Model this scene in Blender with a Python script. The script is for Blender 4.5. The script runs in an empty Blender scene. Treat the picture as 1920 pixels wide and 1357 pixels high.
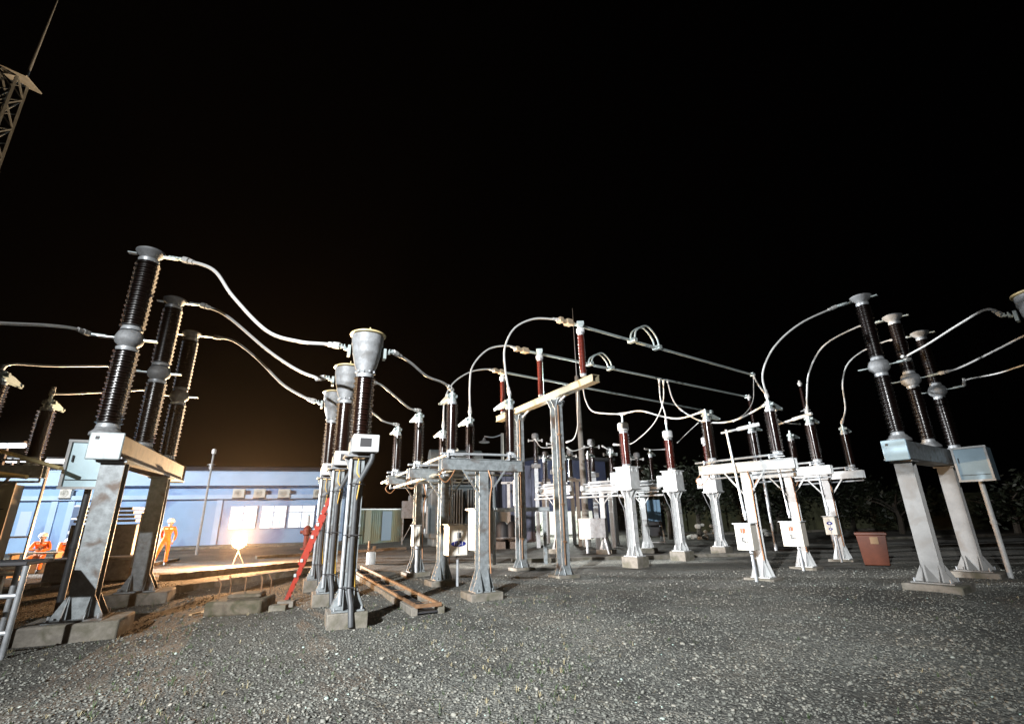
import bpy, bmesh, math, random
import numpy as np
from mathutils import Vector, Matrix
rnd = random.Random(7)
sc = bpy.context.scene
C = sc.collection
R = math.radians

# ------------------------------------------------------------------ camera
FPX = 888.0; W0 = 1920.0; CX = 960.0; CY = 678.5
PITCH = math.atan(289 / 888.0); ROLL = R(-1.15); CAMH = 1.6
_F = Vector((0, math.cos(PITCH), math.sin(PITCH))); _R0 = Vector((1, 0, 0)); _U0 = _R0.cross(_F)
_R = _R0 * math.cos(ROLL) + _U0 * math.sin(ROLL); _U = -_R0 * math.sin(ROLL) + _U0 * math.cos(ROLL)
cam_d = bpy.data.cameras.new("camera"); cam = bpy.data.objects.new("camera", cam_d); C.objects.link(cam)
M3 = Matrix((_R, _U, -_F)).transposed()
cam.matrix_world = Matrix.Translation((0, 0, CAMH)) @ M3.to_4x4()
cam_d.sensor_width = 36; cam_d.lens = FPX / W0 * 36; cam_d.clip_end = 900; cam_d.clip_start = 0.05
sc.camera = cam

def ray(x, y): return _F * FPX + _R * (x - CX) - _U * (y - CY)
def gz(x, y, z=0.0):                      # world point at height z seen at photo pixel x, y
    d = ray(x, y); t = (z - CAMH) / d.z
    return Vector((0, 0, CAMH)) + d * t
def at(x, y, Y):                          # world point at distance Y
    d = ray(x, y); return Vector((0, 0, CAMH)) + d * (Y / d.y)

# ------------------------------------------------------------------ world, lights, exposure
w = bpy.data.worlds.new("World"); sc.world = w; w.use_nodes = True
bg = w.node_tree.nodes["Background"]; bg.inputs[0].default_value = (0.30, 0.33, 0.45, 1); bg.inputs[1].default_value = 0.0006
sc.view_settings.view_transform = 'Standard'; sc.view_settings.look = 'None'
sc.view_settings.exposure = 0; sc.view_settings.gamma = 1
sc.cycles.use_denoising = True
sc.cycles.max_bounces = 6; sc.cycles.diffuse_bounces = 3; sc.cycles.glossy_bounces = 3
sc.cycles.sample_clamp_indirect = 4

def lamp(kind, name, loc, energy, col, size=0.3, aim=None, spot=None, blend=1.0):
    l = bpy.data.lights.new(name, kind); l.energy = energy; l.color = col
    if kind == 'AREA': l.size = size
    else: l.shadow_soft_size = size
    if kind == 'SPOT': l.spot_size = R(spot); l.spot_blend = blend
    o = bpy.data.objects.new(name, l); C.objects.link(o); o.location = loc
    if aim is not None: o.rotation_euler = (Vector(aim) - Vector(loc)).to_track_quat('-Z', 'Y').to_euler()
    return o
# tower floodlight behind the photographer, to the left
HAZE = 0.0002
KEY = lamp('SPOT', 'flood_light', (-7.2, -9, 8.2), 60000, (0.97, 0.99, 1.0), 0.16, aim=(1.3, 14.0, 1.6), spot=52, blend=1.0)
SIDE = lamp('SPOT', 'side_flood_light', (-31, 21, 3.0), 160000, (0.96, 0.98, 1.0), 0.2, aim=(7.5, 17.5, 3.2), spot=33, blend=0.8)
# added unseen spot off to the left, brightens the building and workers
FACADE_FILL = lamp('SPOT', 'facade_fill_light', (-26, 14, 8.5), 26000, (0.93, 0.97, 1.0), 0.3, aim=(-20, 33, 2.0), spot=135, blend=0.8)
LAMP_P = Vector((-10.95, 20.0, 0.86))

# ------------------------------------------------------------------ materials
MAT = {}
def mat(name, col, rough=0.6, metal=0.0, var=0.0, vscale=6.0, bump=0.0, bscale=60.0, col2=None, emit=None, spec=None, coat=0.0, dirt=None, dscale=2.5, dlo=0.5, dhi=0.7):
    if name in MAT: return MAT[name]
    m = bpy.data.materials.new(name); m.use_nodes = True; nt = m.node_tree; N = nt.nodes; L = nt.links
    b = N["Principled BSDF"]; b.inputs["Roughness"].default_value = rough; b.inputs["Metallic"].default_value = metal
    if spec is not None: b.inputs["Specular IOR Level"].default_value = spec
    if coat: b.inputs["Coat Weight"].default_value = coat; b.inputs["Coat Roughness"].default_value = 0.12
    tc = N.new("ShaderNodeTexCoord")
    if var or col2:
        no = N.new("ShaderNodeTexNoise"); no.inputs["Scale"].default_value = vscale; no.inputs["Detail"].default_value = 6; no.inputs["Roughness"].default_value = 0.65
        L.new(tc.outputs["Object"], no.inputs["Vector"])
        cr = N.new("ShaderNodeValToRGB"); L.new(no.outputs["Fac"], cr.inputs["Fac"])
        c2 = col2 or tuple(c * (1 - var) for c in col)
        cr.color_ramp.elements[0].position = 0.35; cr.color_ramp.elements[1].position = 0.65
        cr.color_ramp.elements[0].color = (*c2, 1); cr.color_ramp.elements[1].color = (*col, 1)
        out = cr.outputs["Color"]
        if dirt:
            n2 = N.new("ShaderNodeTexNoise"); n2.inputs["Scale"].default_value = dscale; n2.inputs["Detail"].default_value = 8; n2.inputs["Distortion"].default_value = 0.6
            L.new(tc.outputs["Object"], n2.inputs["Vector"])
            mr = N.new("ShaderNodeMapRange"); mr.inputs[1].default_value = dlo; mr.inputs[2].default_value = dhi; L.new(n2.outputs["Fac"], mr.inputs[0])
            mx = N.new("ShaderNodeMixRGB"); L.new(mr.outputs[0], mx.inputs[0]); L.new(out, mx.inputs[1]); mx.inputs[2].default_value = (*dirt, 1)
            out = mx.outputs[0]
        L.new(out, b.inputs["Base Color"])
    else: b.inputs["Base Color"].default_value = (*col, 1)
    if bump:
        nb = N.new("ShaderNodeTexNoise"); nb.inputs["Scale"].default_value = bscale; nb.inputs["Detail"].default_value = 5
        L.new(tc.outputs["Object"], nb.inputs["Vector"])
        bp = N.new("ShaderNodeBump"); bp.inputs["Strength"].default_value = bump; bp.inputs["Distance"].default_value = 0.01
        L.new(nb.outputs["Fac"], bp.inputs["Height"]); L.new(bp.outputs[0], b.inputs["Normal"])
    if emit:
        b.inputs["Emission Color"].default_value = (*emit[0], 1); b.inputs["Emission Strength"].default_value = emit[1]
    MAT[name] = m; return m
galv = mat('galvanised_steel', (0.25, 0.275, 0.285), 0.5, 0.2, 0.45, 9, 0.2, 50, dirt=(0.085, 0.06, 0.045), dscale=2.6, dlo=0.54, dhi=0.68)
galvb = mat('bare_galvanised_steel', (0.42, 0.44, 0.46), 0.42, 0.35, 0.3, 9, 0.1, 60)
whitep = mat('white_painted_steel', (0.52, 0.53, 0.53), 0.45, 0.0, 0.22, 5, 0.08, 40, dirt=(0.32, 0.27, 0.22), dscale=3, dlo=0.6, dhi=0.75)
cream = mat('cream_enamel', (0.70, 0.66, 0.58), 0.4, 0, 0.12, 4, 0.05, 40)
boxblue = mat('pale_blue_enamel', (0.30, 0.42, 0.50), 0.35, 0.1, 0.15, 3, 0.04, 40)
alu = mat('aluminium', (0.48, 0.55, 0.55), 0.38, 0.55, 0.2, 12, 0.1, 70)
cable = mat('stranded_aluminium', (0.50, 0.50, 0.49), 0.5, 0.3, 0.12, 40, 0.3, 220)
porc = mat('brown_porcelain', (0.016, 0.006, 0.0045), 0.24, 0.0, 0.3, 5, coat=0.25)
porck = mat('black_brown_porcelain', (0.007, 0.0035, 0.003), 0.3, 0.0, 0.3, 5, coat=0.15)
porcr = mat('red_brown_porcelain', (0.085, 0.014, 0.009), 0.2, 0.0, 0.3, 5, coat=0.4)
headg = mat('weathered_grey_paint', (0.24, 0.25, 0.26), 0.6, 0.1, 0.35, 9, 0.35, 30, dirt=(0.13, 0.13, 0.13), dscale=6, dlo=0.5, dhi=0.7)
lidm = mat('buff_plastic', (0.60, 0.48, 0.24), 0.5, 0, 0.2, 8)
darkp = mat('dark_conduit', (0.06, 0.065, 0.07), 0.5, 0, 0.3, 8)
rub = mat('black_rubber', (0.015, 0.015, 0.015), 0.6)
conc = mat('concrete', (0.22, 0.20, 0.17), 0.9, 0, 0.4, 6, 0.6, 30, dirt=(0.09, 0.085, 0.06), dscale=3, dlo=0.45, dhi=0.65)
polec = mat('pole_concrete', (0.25, 0.24, 0.22), 0.9, 0, 0.3, 5, 0.3, 30)
bluew = mat('blue_painted_plaster', (0.30, 0.46, 0.68), 0.85, 0, 0.12, 0.9, 0.2, 12, dirt=(0.15, 0.21, 0.42), dscale=0.5, dlo=0.55, dhi=0.75)
bluel = mat('pale_blue_plaster', (0.44, 0.58, 0.78), 0.85, 0, 0.12, 0.9, 0.2, 12)
roofm = mat('roof_sheet', (0.14, 0.16, 0.22), 0.7, 0, 0.2, 2)
dark = mat('dark_grey', (0.03, 0.03, 0.033), 0.6)
winl = mat('lit_window_glass', (0.8, 0.85, 0.8), 0.3, emit=((0.93, 1.0, 0.97), 1.25))
wing = mat('dim_window_glass', (0.15, 0.2, 0.3), 0.15)
winf = mat('window_frame', (0.35, 0.40, 0.55), 0.5)
acw = mat('aircon_case', (0.62, 0.60, 0.54), 0.5, 0, 0.1, 6)
orange = mat('orange_fabric', (0.90, 0.20, 0.03), 0.85, 0, 0.45, 12, 0.9, 22)
skin = mat('skin', (0.36, 0.20, 0.13), 0.6)
white = mat('white_plastic', (0.8, 0.8, 0.8), 0.35)
tape = mat('reflective_tape', (0.75, 0.75, 0.65), 0.35)
red = mat('red_fibreglass', (0.34, 0.025, 0.012), 0.4, 0, 0.2, 8, dirt=(0.25, 0.04, 0.03), dscale=5)
binm = mat('orange_red_plastic', (0.10, 0.026, 0.011), 0.5, 0, 0.2, 6)
rust = mat('rusty_steel', (0.24, 0.13, 0.065), 0.75, 0.1, 0.5, 10, 0.4, 60)
wood = mat('bench_timber', (0.42, 0.28, 0.15), 0.8, 0, 0.3, 8)
olive = mat('olive_grey_enamel', (0.34, 0.34, 0.27), 0.5, 0, 0.15, 3)
yellowp = mat('yellow_earth_tape', (0.55, 0.33, 0.05), 0.5)
tgrey = mat('transformer_grey', (0.17, 0.20, 0.21), 0.5, 0.1, 0.3, 3, 0.15, 20, dirt=(0.07, 0.08, 0.08), dscale=1.5)
wallg = mat('lavender_grey_render', (0.20, 0.21, 0.29), 0.9, 0, 0.3, 1.2, 0.2, 20)
navy = mat('navy_render', (0.022, 0.03, 0.07), 0.85, 0, 0.3, 0.8)
sheetm = mat('pale_green_sheet', (0.50, 0.64, 0.58), 0.6, 0, 0.25, 0.7, dirt=(0.5, 0.5, 0.36), dscale=0.8, dlo=0.45, dhi=0.6)
skyb = mat('pale_blue_sheet', (0.33, 0.52, 0.72), 0.5, 0, 0.12, 1.5)
oldwall = mat('mossy_render', (0.06, 0.062, 0.032), 0.95, 0, 0.4, 1.2, 0.3, 8)
whitew = mat('white_render', (0.6, 0.6, 0.55), 0.9, 0, 0.2, 1.5)
leafd = mat('leaf_green', (0.011, 0.018, 0.006), 0.6, 0, 0.5, 3)
leafl = mat('palm_green', (0.06, 0.13, 0.035), 0.5, 0, 0.5, 4)
bark = mat('bark', (0.05, 0.042, 0.032), 0.9, 0, 0.4, 6, 0.5, 20)
bluepl = mat('blue_enamel_plate', (0.01, 0.02, 0.18), 0.4)
brownpl = mat('brown_warning_plate', (0.30, 0.10, 0.04), 0.6)
glassd = mat('dark_glass', (0.03, 0.035, 0.045), 0.08, coat=0.5)
grassm = mat('weed_green', (0.06, 0.10, 0.035), 0.7, 0, 0.5, 20)
straw = mat('dry_straw', (0.35, 0.30, 0.18), 0.9, 0, 0.4, 30)

# ------------------------------------------------------------------ mesh builder
class MB:
    def __init__(s): s.v = []; s.f = []
    def add(s, vs, fs, T=None):
        n = len(s.v)
        s.v += [tuple(T @ Vector(p)) if T is not None else tuple(p) for p in vs]
        s.f += [tuple(n + i for i in f) for f in fs]; return s
    def box(s, c, d, rz=0, T=None, rx=0, ry=0):
        x, y, z = (k / 2 for k in d)
        vs = [(a * x, b * y, e * z) for a in (-1, 1) for b in (-1, 1) for e in (-1, 1)]
        fs = [(0, 1, 3, 2), (4, 6, 7, 5), (0, 4, 5, 1), (2, 3, 7, 6), (0, 2, 6, 4), (1, 5, 7, 3)]
        M = Matrix.Translation(c) @ Matrix.Rotation(rz, 4, 'Z') @ Matrix.Rotation(ry, 4, 'Y') @ Matrix.Rotation(rx, 4, 'X')
        return s.add(vs, fs, (T @ M) if T is not None else M)
    def bar(s, p0, p1, wd, ht, up=(0, 0, 1)):                  # rectangular bar from p0 to p1
        p0 = Vector(p0); p1 = Vector(p1); d = (p1 - p0); L = d.length; d.normalize()
        u = Vector(up); sd = d.cross(u)
        if sd.length < 1e-4: sd = d.cross(Vector((0, 1, 0)))
        sd.normalize(); u = sd.cross(d)
        vs = []
        for q in (p0, p1):
            for a, b in ((-1, -1), (1, -1), (1, 1), (-1, 1)): vs.append(q + sd * a * wd / 2 + u * b * ht / 2)
        return s.add(vs, [(3, 2, 1, 0), (4, 5, 6, 7), (0, 1, 5, 4), (1, 2, 6, 5), (2, 3, 7, 6), (3, 0, 4, 7)])
    def tube(s, pts, r, seg=8, cap=True):
        pts = [Vector(p) for p in pts]; n = len(pts)
        if not hasattr(r, '__len__'): r = [r] * n
        t0 = (pts[1] - pts[0]).normalized(); ref = Vector((0, 0, 1)) if abs(t0.z) < 0.9 else Vector((1, 0, 0))
        u = t0.cross(ref).normalized(); vs = []
        for i, p in enumerate(pts):
            t = (pts[min(i + 1, n - 1)] - pts[max(i - 1, 0)]).normalized()
            u = (u - t * u.dot(t)).normalized(); v = t.cross(u)
            for k in range(seg):
                a = 2 * math.pi * k / seg; vs.append(p + (u * math.cos(a) + v * math.sin(a)) * r[i])
        fs = [(i * seg + k, i * seg + (k + 1) % seg, (i + 1) * seg + (k + 1) % seg, (i + 1) * seg + k) for i in range(n - 1) for k in range(seg)]
        if cap: fs += [tuple(reversed(range(seg))), tuple((n - 1) * seg + k for k in range(seg))]
        return s.add(vs, fs)
    def lathe(s, prof, c=(0, 0, 0), seg=20, T=None):           # prof: (radius, z)
        vs = []; n = len(prof)
        for r, z in prof:
            for k in range(seg):
                a = 2 * math.pi * k / seg; vs.append((c[0] + r * math.cos(a), c[1] + r * math.sin(a), c[2] + z))
        fs = [(i * seg + k, i * seg + (k + 1) % seg, (i + 1) * seg + (k + 1) % seg, (i + 1) * seg + k) for i in range(n - 1) for k in range(seg)]
        fs += [tuple(reversed(range(seg))), tuple((n - 1) * seg + k for k in range(seg))]
        return s.add(vs, fs, T)
    def sphere(s, c, r, seg=12, rings=8, sz=1.0):
        prof = [(max(r * math.sin(math.pi * i / rings), 1e-4), -r * sz * math.cos(math.pi * i / rings)) for i in range(rings + 1)]
        return s.lathe(prof, c, seg)
    def prism(s, poly, p0, ax, ay, th):                        # polygon in the plane ax, ay, extruded th
        ax = Vector(ax); ay = Vector(ay); nrm = ax.cross(ay).normalized(); p0 = Vector(p0); n = len(poly)
        vs = [p0 + ax * a + ay * b - nrm * th / 2 for a, b in poly] + [p0 + ax * a + ay * b + nrm * th / 2 for a, b in poly]
        fs = [tuple(reversed(range(n))), tuple(range(n, 2 * n))] + [(i, (i + 1) % n, n + (i + 1) % n, n + i) for i in range(n)]
        return s.add(vs, fs)
    def build(s, name, m, parent=None, org=(0, 0, 0), ang=38, bevel=0):
        o3 = Vector(org)
        me = bpy.data.meshes.new(name); me.from_pydata([tuple(Vector(p) - o3) for p in s.v], [], s.f); me.update()
        bm = bmesh.new(); bm.from_mesh(me); bmesh.ops.recalc_face_normals(bm, faces=bm.faces)
        bm.to_mesh(me); bm.free()
        me.polygons.foreach_set('use_smooth', [True] * len(me.polygons)); me.set_sharp_from_angle(angle=R(ang))
        me.materials.append(m); o = bpy.data.objects.new(name, me); C.objects.link(o); o.location = o3
        if parent: o.parent = parent
        if bevel:
            b = o.modifiers.new('bevel', 'BEVEL'); b.width = bevel; b.segments = 2; b.limit_method = 'ANGLE'
        return o

def tag(o, label, cat, group=None, kind=None):
    if label: o['label'] = label
    if cat: o['category'] = cat
    if group: o['group'] = group
    if kind: o['kind'] = kind
    return o
def thing(name, loc, rz, label, cat, group=None):
    o = bpy.data.objects.new(name, None); C.objects.link(o); o.location = loc; o.rotation_euler = (0, 0, rz)
    o.empty_display_size = 0.2
    return tag(o, label, cat, group)
def copy_tree(o, parent=None):
    c = o.copy(); C.objects.link(c)
    if parent: c.parent = parent
    for ch in list(o.children): copy_tree(ch, c)
    return c
def struct(o): o['kind'] = 'structure'; return o

# ------------------------------------------------------------------ ground
def ground_mat():
    m = bpy.data.materials.new('gravel_ground'); m.use_nodes = True; nt = m.node_tree; N = nt.nodes; L = nt.links
    b = N["Principled BSDF"]; b.inputs["Roughness"].default_value = 0.9
    geo = N.new("ShaderNodeNewGeometry")
    def noise(s, d=6, r=0.6):
        n = N.new("ShaderNodeTexNoise"); n.inputs["Scale"].default_value = s; n.inputs["Detail"].default_value = d; n.inputs["Roughness"].default_value = r
        L.new(geo.outputs["Position"], n.inputs["Vector"]); return n
    v = N.new("ShaderNodeTexVoronoi"); v.inputs["Scale"].default_value = 34; L.new(geo.outputs["Position"], v.inputs["Vector"])
    cr = N.new("ShaderNodeValToRGB"); e = cr.color_ramp.elements
    sep = N.new("ShaderNodeSeparateColor"); L.new(v.outputs["Color"], sep.inputs[0]); L.new(sep.outputs[0], cr.inputs["Fac"])
    e[0].position = 0; e[0].color = (0.06, 0.062, 0.056, 1); e[1].position = 1; e[1].color = (0.34, 0.33, 0.29, 1)
    for p, c in ((0.45, (0.155, 0.16, 0.145)), (0.8, (0.22, 0.222, 0.2)), (0.94, (0.28, 0.275, 0.24))):
        x = e.new(p); x.color = (*c, 1)
    # soil between and over the stones
    n1 = noise(0.55, 8, 0.65); mr = N.new("ShaderNodeMapRange"); mr.inputs[1].default_value = 0.42; mr.inputs[2].default_value = 0.62; L.new(n1.outputs["Fac"], mr.inputs[0])
    sx = N.new("ShaderNodeSeparateXYZ"); L.new(geo.outputs["Position"], sx.inputs[0])
    # more soil further back than about 8 m and to the left, clean gravel in front
    my = N.new("ShaderNodeMapRange"); my.inputs[1].default_value = 6; my.inputs[2].default_value = 17; L.new(sx.outputs[1], my.inputs[0])
    mxx = N.new("ShaderNodeMapRange"); mxx.inputs[1].default_value = 1.0; mxx.inputs[2].default_value = -6; L.new(sx.outputs[0], mxx.inputs[0])
    a = N.new("ShaderNodeMath"); a.operation = 'MAXIMUM'; L.new(my.outputs[0], a.inputs[0]); L.new(mxx.outputs[0], a.inputs[1])
    a2 = N.new("ShaderNodeMath"); a2.operation = 'MULTIPLY'; L.new(a.outputs[0], a2.inputs[0]); a2.inputs[1].default_value = 0.55
    a3 = N.new("ShaderNodeMath"); a3.operation = 'MULTIPLY_ADD'; L.new(mr.outputs[0], a3.inputs[0]); a3.inputs[1].default_value = 0.40; L.new(a2.outputs[0], a3.inputs[2]); a3.use_clamp = True
    soil = N.new("ShaderNodeValToRGB"); n2 = noise(5, 8, 0.7); L.new(n2.outputs["Fac"], soil.inputs["Fac"])
    soil.color_ramp.elements[0].position = 0.35; soil.color_ramp.elements[0].color = (0.05, 0.046, 0.036, 1)
    soil.color_ramp.elements[1].position = 0.7; soil.color_ramp.elements[1].color = (0.135, 0.125, 0.102, 1)
    mix = N.new("ShaderNodeMixRGB"); L.new(a3.outputs[0], mix.inputs[0]); L.new(cr.outputs[0], mix.inputs[1]); L.new(soil.outputs[0], mix.inputs[2])
    # gravel colour multiplied paler in a noise-edged strip by the gantry
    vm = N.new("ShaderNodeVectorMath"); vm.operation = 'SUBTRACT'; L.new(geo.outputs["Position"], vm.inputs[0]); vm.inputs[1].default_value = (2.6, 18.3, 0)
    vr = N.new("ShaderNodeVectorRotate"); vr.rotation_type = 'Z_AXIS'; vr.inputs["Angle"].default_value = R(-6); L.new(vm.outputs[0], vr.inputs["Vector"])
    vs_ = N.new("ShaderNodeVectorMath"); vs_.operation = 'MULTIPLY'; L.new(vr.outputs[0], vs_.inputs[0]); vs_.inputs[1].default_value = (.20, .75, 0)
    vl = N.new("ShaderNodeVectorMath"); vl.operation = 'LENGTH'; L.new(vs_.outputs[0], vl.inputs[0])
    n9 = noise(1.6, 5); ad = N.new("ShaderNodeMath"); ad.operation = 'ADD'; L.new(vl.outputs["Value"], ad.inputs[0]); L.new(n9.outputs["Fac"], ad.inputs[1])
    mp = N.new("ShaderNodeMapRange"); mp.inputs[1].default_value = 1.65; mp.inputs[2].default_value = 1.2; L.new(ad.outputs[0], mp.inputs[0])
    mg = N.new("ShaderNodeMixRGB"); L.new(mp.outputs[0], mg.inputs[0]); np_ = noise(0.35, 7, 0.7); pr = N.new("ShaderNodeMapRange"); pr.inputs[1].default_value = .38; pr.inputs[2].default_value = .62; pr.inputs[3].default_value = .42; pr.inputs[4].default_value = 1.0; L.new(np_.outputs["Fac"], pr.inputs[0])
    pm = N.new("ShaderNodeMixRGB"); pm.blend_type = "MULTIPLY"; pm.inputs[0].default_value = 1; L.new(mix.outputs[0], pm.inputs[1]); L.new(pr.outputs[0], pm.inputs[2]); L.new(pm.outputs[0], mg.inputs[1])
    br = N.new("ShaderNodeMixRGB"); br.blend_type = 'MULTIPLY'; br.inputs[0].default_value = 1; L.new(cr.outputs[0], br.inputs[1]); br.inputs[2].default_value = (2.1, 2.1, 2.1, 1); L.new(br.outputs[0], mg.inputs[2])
    L.new(mg.outputs[0], b.inputs["Base Color"])
    # bump: stones + lumps
    inv = N.new("ShaderNodeMath"); inv.operation = 'SUBTRACT'; inv.inputs[0].default_value = 0.6; L.new(v.outputs["Distance"], inv.inputs[1])
    n3 = noise(60, 4); n4 = noise(7, 5)
    s1 = N.new("ShaderNodeMath"); s1.operation = 'MULTIPLY_ADD'; L.new(n3.outputs["Fac"], s1.inputs[0]); s1.inputs[1].default_value = 0.5; L.new(inv.outputs[0], s1.inputs[2])
    s2 = N.new("ShaderNodeMath"); s2.operation = 'MULTIPLY_ADD'; L.new(n4.outputs["Fac"], s2.inputs[0]); s2.inputs[1].default_value = 2.2; L.new(s1.outputs[0], s2.inputs[2])
    bp = N.new("ShaderNodeBump"); bp.inputs["Strength"].default_value = 0.85; bp.inputs["Distance"].default_value = 0.028
    L.new(s2.outputs[0], bp.inputs["Height"]); L.new(bp.outputs[0], b.inputs["Normal"])
    return m
def hground(x, y):                    # gentle real relief, flat where equipment stands
    return 0.02 * math.sin(x * 1.3 + 0.7 * y) * math.sin(y * 0.9) + 0.012 * math.sin(3.1 * x - y * 2.3)
def build_ground():
    me = bpy.data.meshes.new('ground'); xs = sorted(set([-400, -200, -100, -60] + [i * 0.5 for i in range(-70, 71)] + [60, 100, 200, 400])); ys = sorted(set([-200, -60, -20] + [i * 0.5 for i in range(-10, 90)] + [60, 90, 140, 220, 400]))
    vs = [(x, y, hground(x, y) - 0.03) for y in ys for x in xs]; n = len(xs)
    fs = [(j * n + i, j * n + i + 1, (j + 1) * n + i + 1, (j + 1) * n + i) for j in range(len(ys) - 1) for i in range(n - 1)]
    me.from_pydata(vs, [], fs); me.update(); me.polygons.foreach_set('use_smooth', [True] * len(fs))
    me.materials.append(ground_mat()); o = bpy.data.objects.new('ground', me); C.objects.link(o); struct(o)
build_ground()

def stones():
    t = (1 + 5 ** 0.5) / 2
    V = np.array([(-1, t, 0), (1, t, 0), (-1, -t, 0), (1, -t, 0), (0, -1, t), (0, 1, t), (0, -1, -t), (0, 1, -t), (t, 0, -1), (t, 0, 1), (-t, 0, -1), (-t, 0, 1)]) / math.sqrt(1 + t * t)
    Fc = np.array([(0, 11, 5), (0, 5, 1), (0, 1, 7), (0, 7, 10), (0, 10, 11), (1, 5, 9), (5, 11, 4), (11, 10, 2), (10, 7, 6), (7, 1, 8), (3, 9, 4), (3, 4, 2), (3, 2, 6), (3, 6, 8), (3, 8, 9), (4, 9, 5), (2, 4, 11), (6, 2, 10), (8, 6, 7), (9, 8, 1)])
    rng = np.random.default_rng(3); n = 85000
    u = rng.random(n); Y = 2.6 + 12.5 * u ** 1.45; X = (rng.random(n) * 2 - 1) * (Y * 1.12 + 0.8)
    keep = ~((X < -2.5) & (rng.random(n) < 0.35)) & ~((Y > 9) & (rng.random(n) < 0.3)); X = X[keep]; Y = Y[keep]; n = len(X)
    s = rng.lognormal(math.log(0.0085), 0.42, n).clip(0.004, 0.026)
    P = V[None] * (1 + 0.28 * rng.standard_normal((n, 12, 1)).clip(-1.5, 1.5))
    sc3 = np.stack([s * rng.uniform(0.8, 1.5, n), s * rng.uniform(0.7, 1.2, n), s * rng.uniform(0.45, 0.8, n)], 1)
    P = P * sc3[:, None, :]; a = rng.random(n) * 6.283; ca, sa = np.cos(a), np.sin(a)
    x = P[..., 0] * ca[:, None] - P[..., 1] * sa[:, None]; y = P[..., 0] * sa[:, None] + P[..., 1] * ca[:, None]
    gx = 0.02 * np.sin(X * 1.3 + 0.7 * Y) * np.sin(Y * 0.9) + 0.012 * np.sin(3.1 * X - Y * 2.3) - 0.03
    P = np.stack([x + X[:, None], y + Y[:, None], P[..., 2] + (gx + s * 0.35)[:, None]], 2).reshape(-1, 3)
    F = (Fc[None] + (np.arange(n) * 12)[:, None, None]).reshape(-1, 3)
    me = bpy.data.meshes.new('loose_gravel'); me.vertices.add(len(P)); me.vertices.foreach_set('co', P.ravel())
    me.loops.add(F.size); me.loops.foreach_set('vertex_index', F.ravel()); me.polygons.add(len(F))
    me.polygons.foreach_set('loop_start', np.arange(0, F.size, 3)); me.update(calc_edges=True)
    at_ = me.attributes.new('tone', 'FLOAT', 'FACE'); at_.data.foreach_set('value', np.repeat(rng.random(n), 20).astype(np.float32))
    m = bpy.data.materials.new('loose_stone'); m.use_nodes = True; N = m.node_tree.nodes; L = m.node_tree.links
    b = N["Principled BSDF"]; b.inputs["Roughness"].default_value = 0.75
    an = N.new("ShaderNodeAttribute"); an.attribute_name = 'tone'; cr = N.new("ShaderNodeValToRGB"); L.new(an.outputs["Fac"], cr.inputs[0])
    e = cr.color_ramp.elements; e[0].color = (0.10, 0.102, 0.092, 1); e[1].color = (0.40, 0.60, 0.55, 1)
    for p, c in ((0.4, (0.13, 0.134, 0.118)), (0.75, (0.18, 0.18, 0.158)), (0.97, (0.24, 0.234, 0.203)), (0.995, (0.32, 0.30, 0.26))):
        q = e.new(p); q.color = (*c, 1)
    L.new(cr.outputs[0], b.inputs["Base Color"]); me.materials.append(m)
    o = bpy.data.objects.new('loose_gravel', me); C.objects.link(o)
    tag(o, 'loose grey crushed stone covering the switchyard floor', 'gravel', kind='stuff')
stones()
def weeds():
    mb = MB(); ms = MB()
    for k in range(2600):
        y = 2.8 + 9 * rnd.random() ** 1.2; x = rnd.uniform(-1.1 * y - 0.5, 0.2 * y - 0.4 if rnd.random() < .8 else y)
        if rnd.random() > 0.45 + 0.55 * math.sin(x * 1.7 + 1) * math.cos(y * 1.1): continue
        z0 = hground(x, y) - 0.03; tgt = ms if rnd.random() < 0.35 else mb
        for j in range(rnd.randint(3, 6)):
            a = rnd.random() * 6.28; l = rnd.uniform(0.02, 0.065); d = Vector((math.cos(a), math.sin(a), 0)); sd = Vector((-d.y, d.x, 0)) * 0.0028
            p = Vector((x, y, z0)) + d * rnd.uniform(0, .02); lean = rnd.uniform(.3, 1.2)
            q = p + d * l * lean * .5 + Vector((0, 0, l * .7)); e = p + d * l * lean + Vector((0, 0, l * .8))
            tgt.add([p - sd, p + sd, q + sd, q - sd, e], [(0, 1, 2, 3), (3, 2, 4)])
    for k in range(5200):
        y = 2.8 + 9 * rnd.random() ** 1.1; x = rnd.uniform(-1.1 * y - .3, 1.1 * y + .3)
        if math.sin(x * .9 + 2) + math.cos(y * .8 + x * .3) + rnd.uniform(-.8, .8) < .2: continue
        a = rnd.random() * 6.28; l = rnd.uniform(.03, .10); d = Vector((math.cos(a), math.sin(a), 0)); sd = Vector((-d.y, d.x, 0)) * .0018; z = hground(x, y) - .008 + rnd.uniform(0, .01); p = Vector((x, y, z)); m_ = p + d * l * .5 + sd * rnd.uniform(-6, 6) + Vector((0, 0, rnd.uniform(0, .012))); e = p + d * l
        ms.add([p - sd, p + sd, m_ + sd, m_ - sd, e + sd, e - sd], [(0, 1, 2, 3), (3, 2, 4, 5)])
    tag(mb.build('weeds', grassm), 'low green weeds growing through the gravel at the left', 'weeds', kind='stuff')
    tag(ms.build('dry_grass', straw), 'dry straw scattered through the gravel', 'dry grass', kind='stuff')
weeds()

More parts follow.
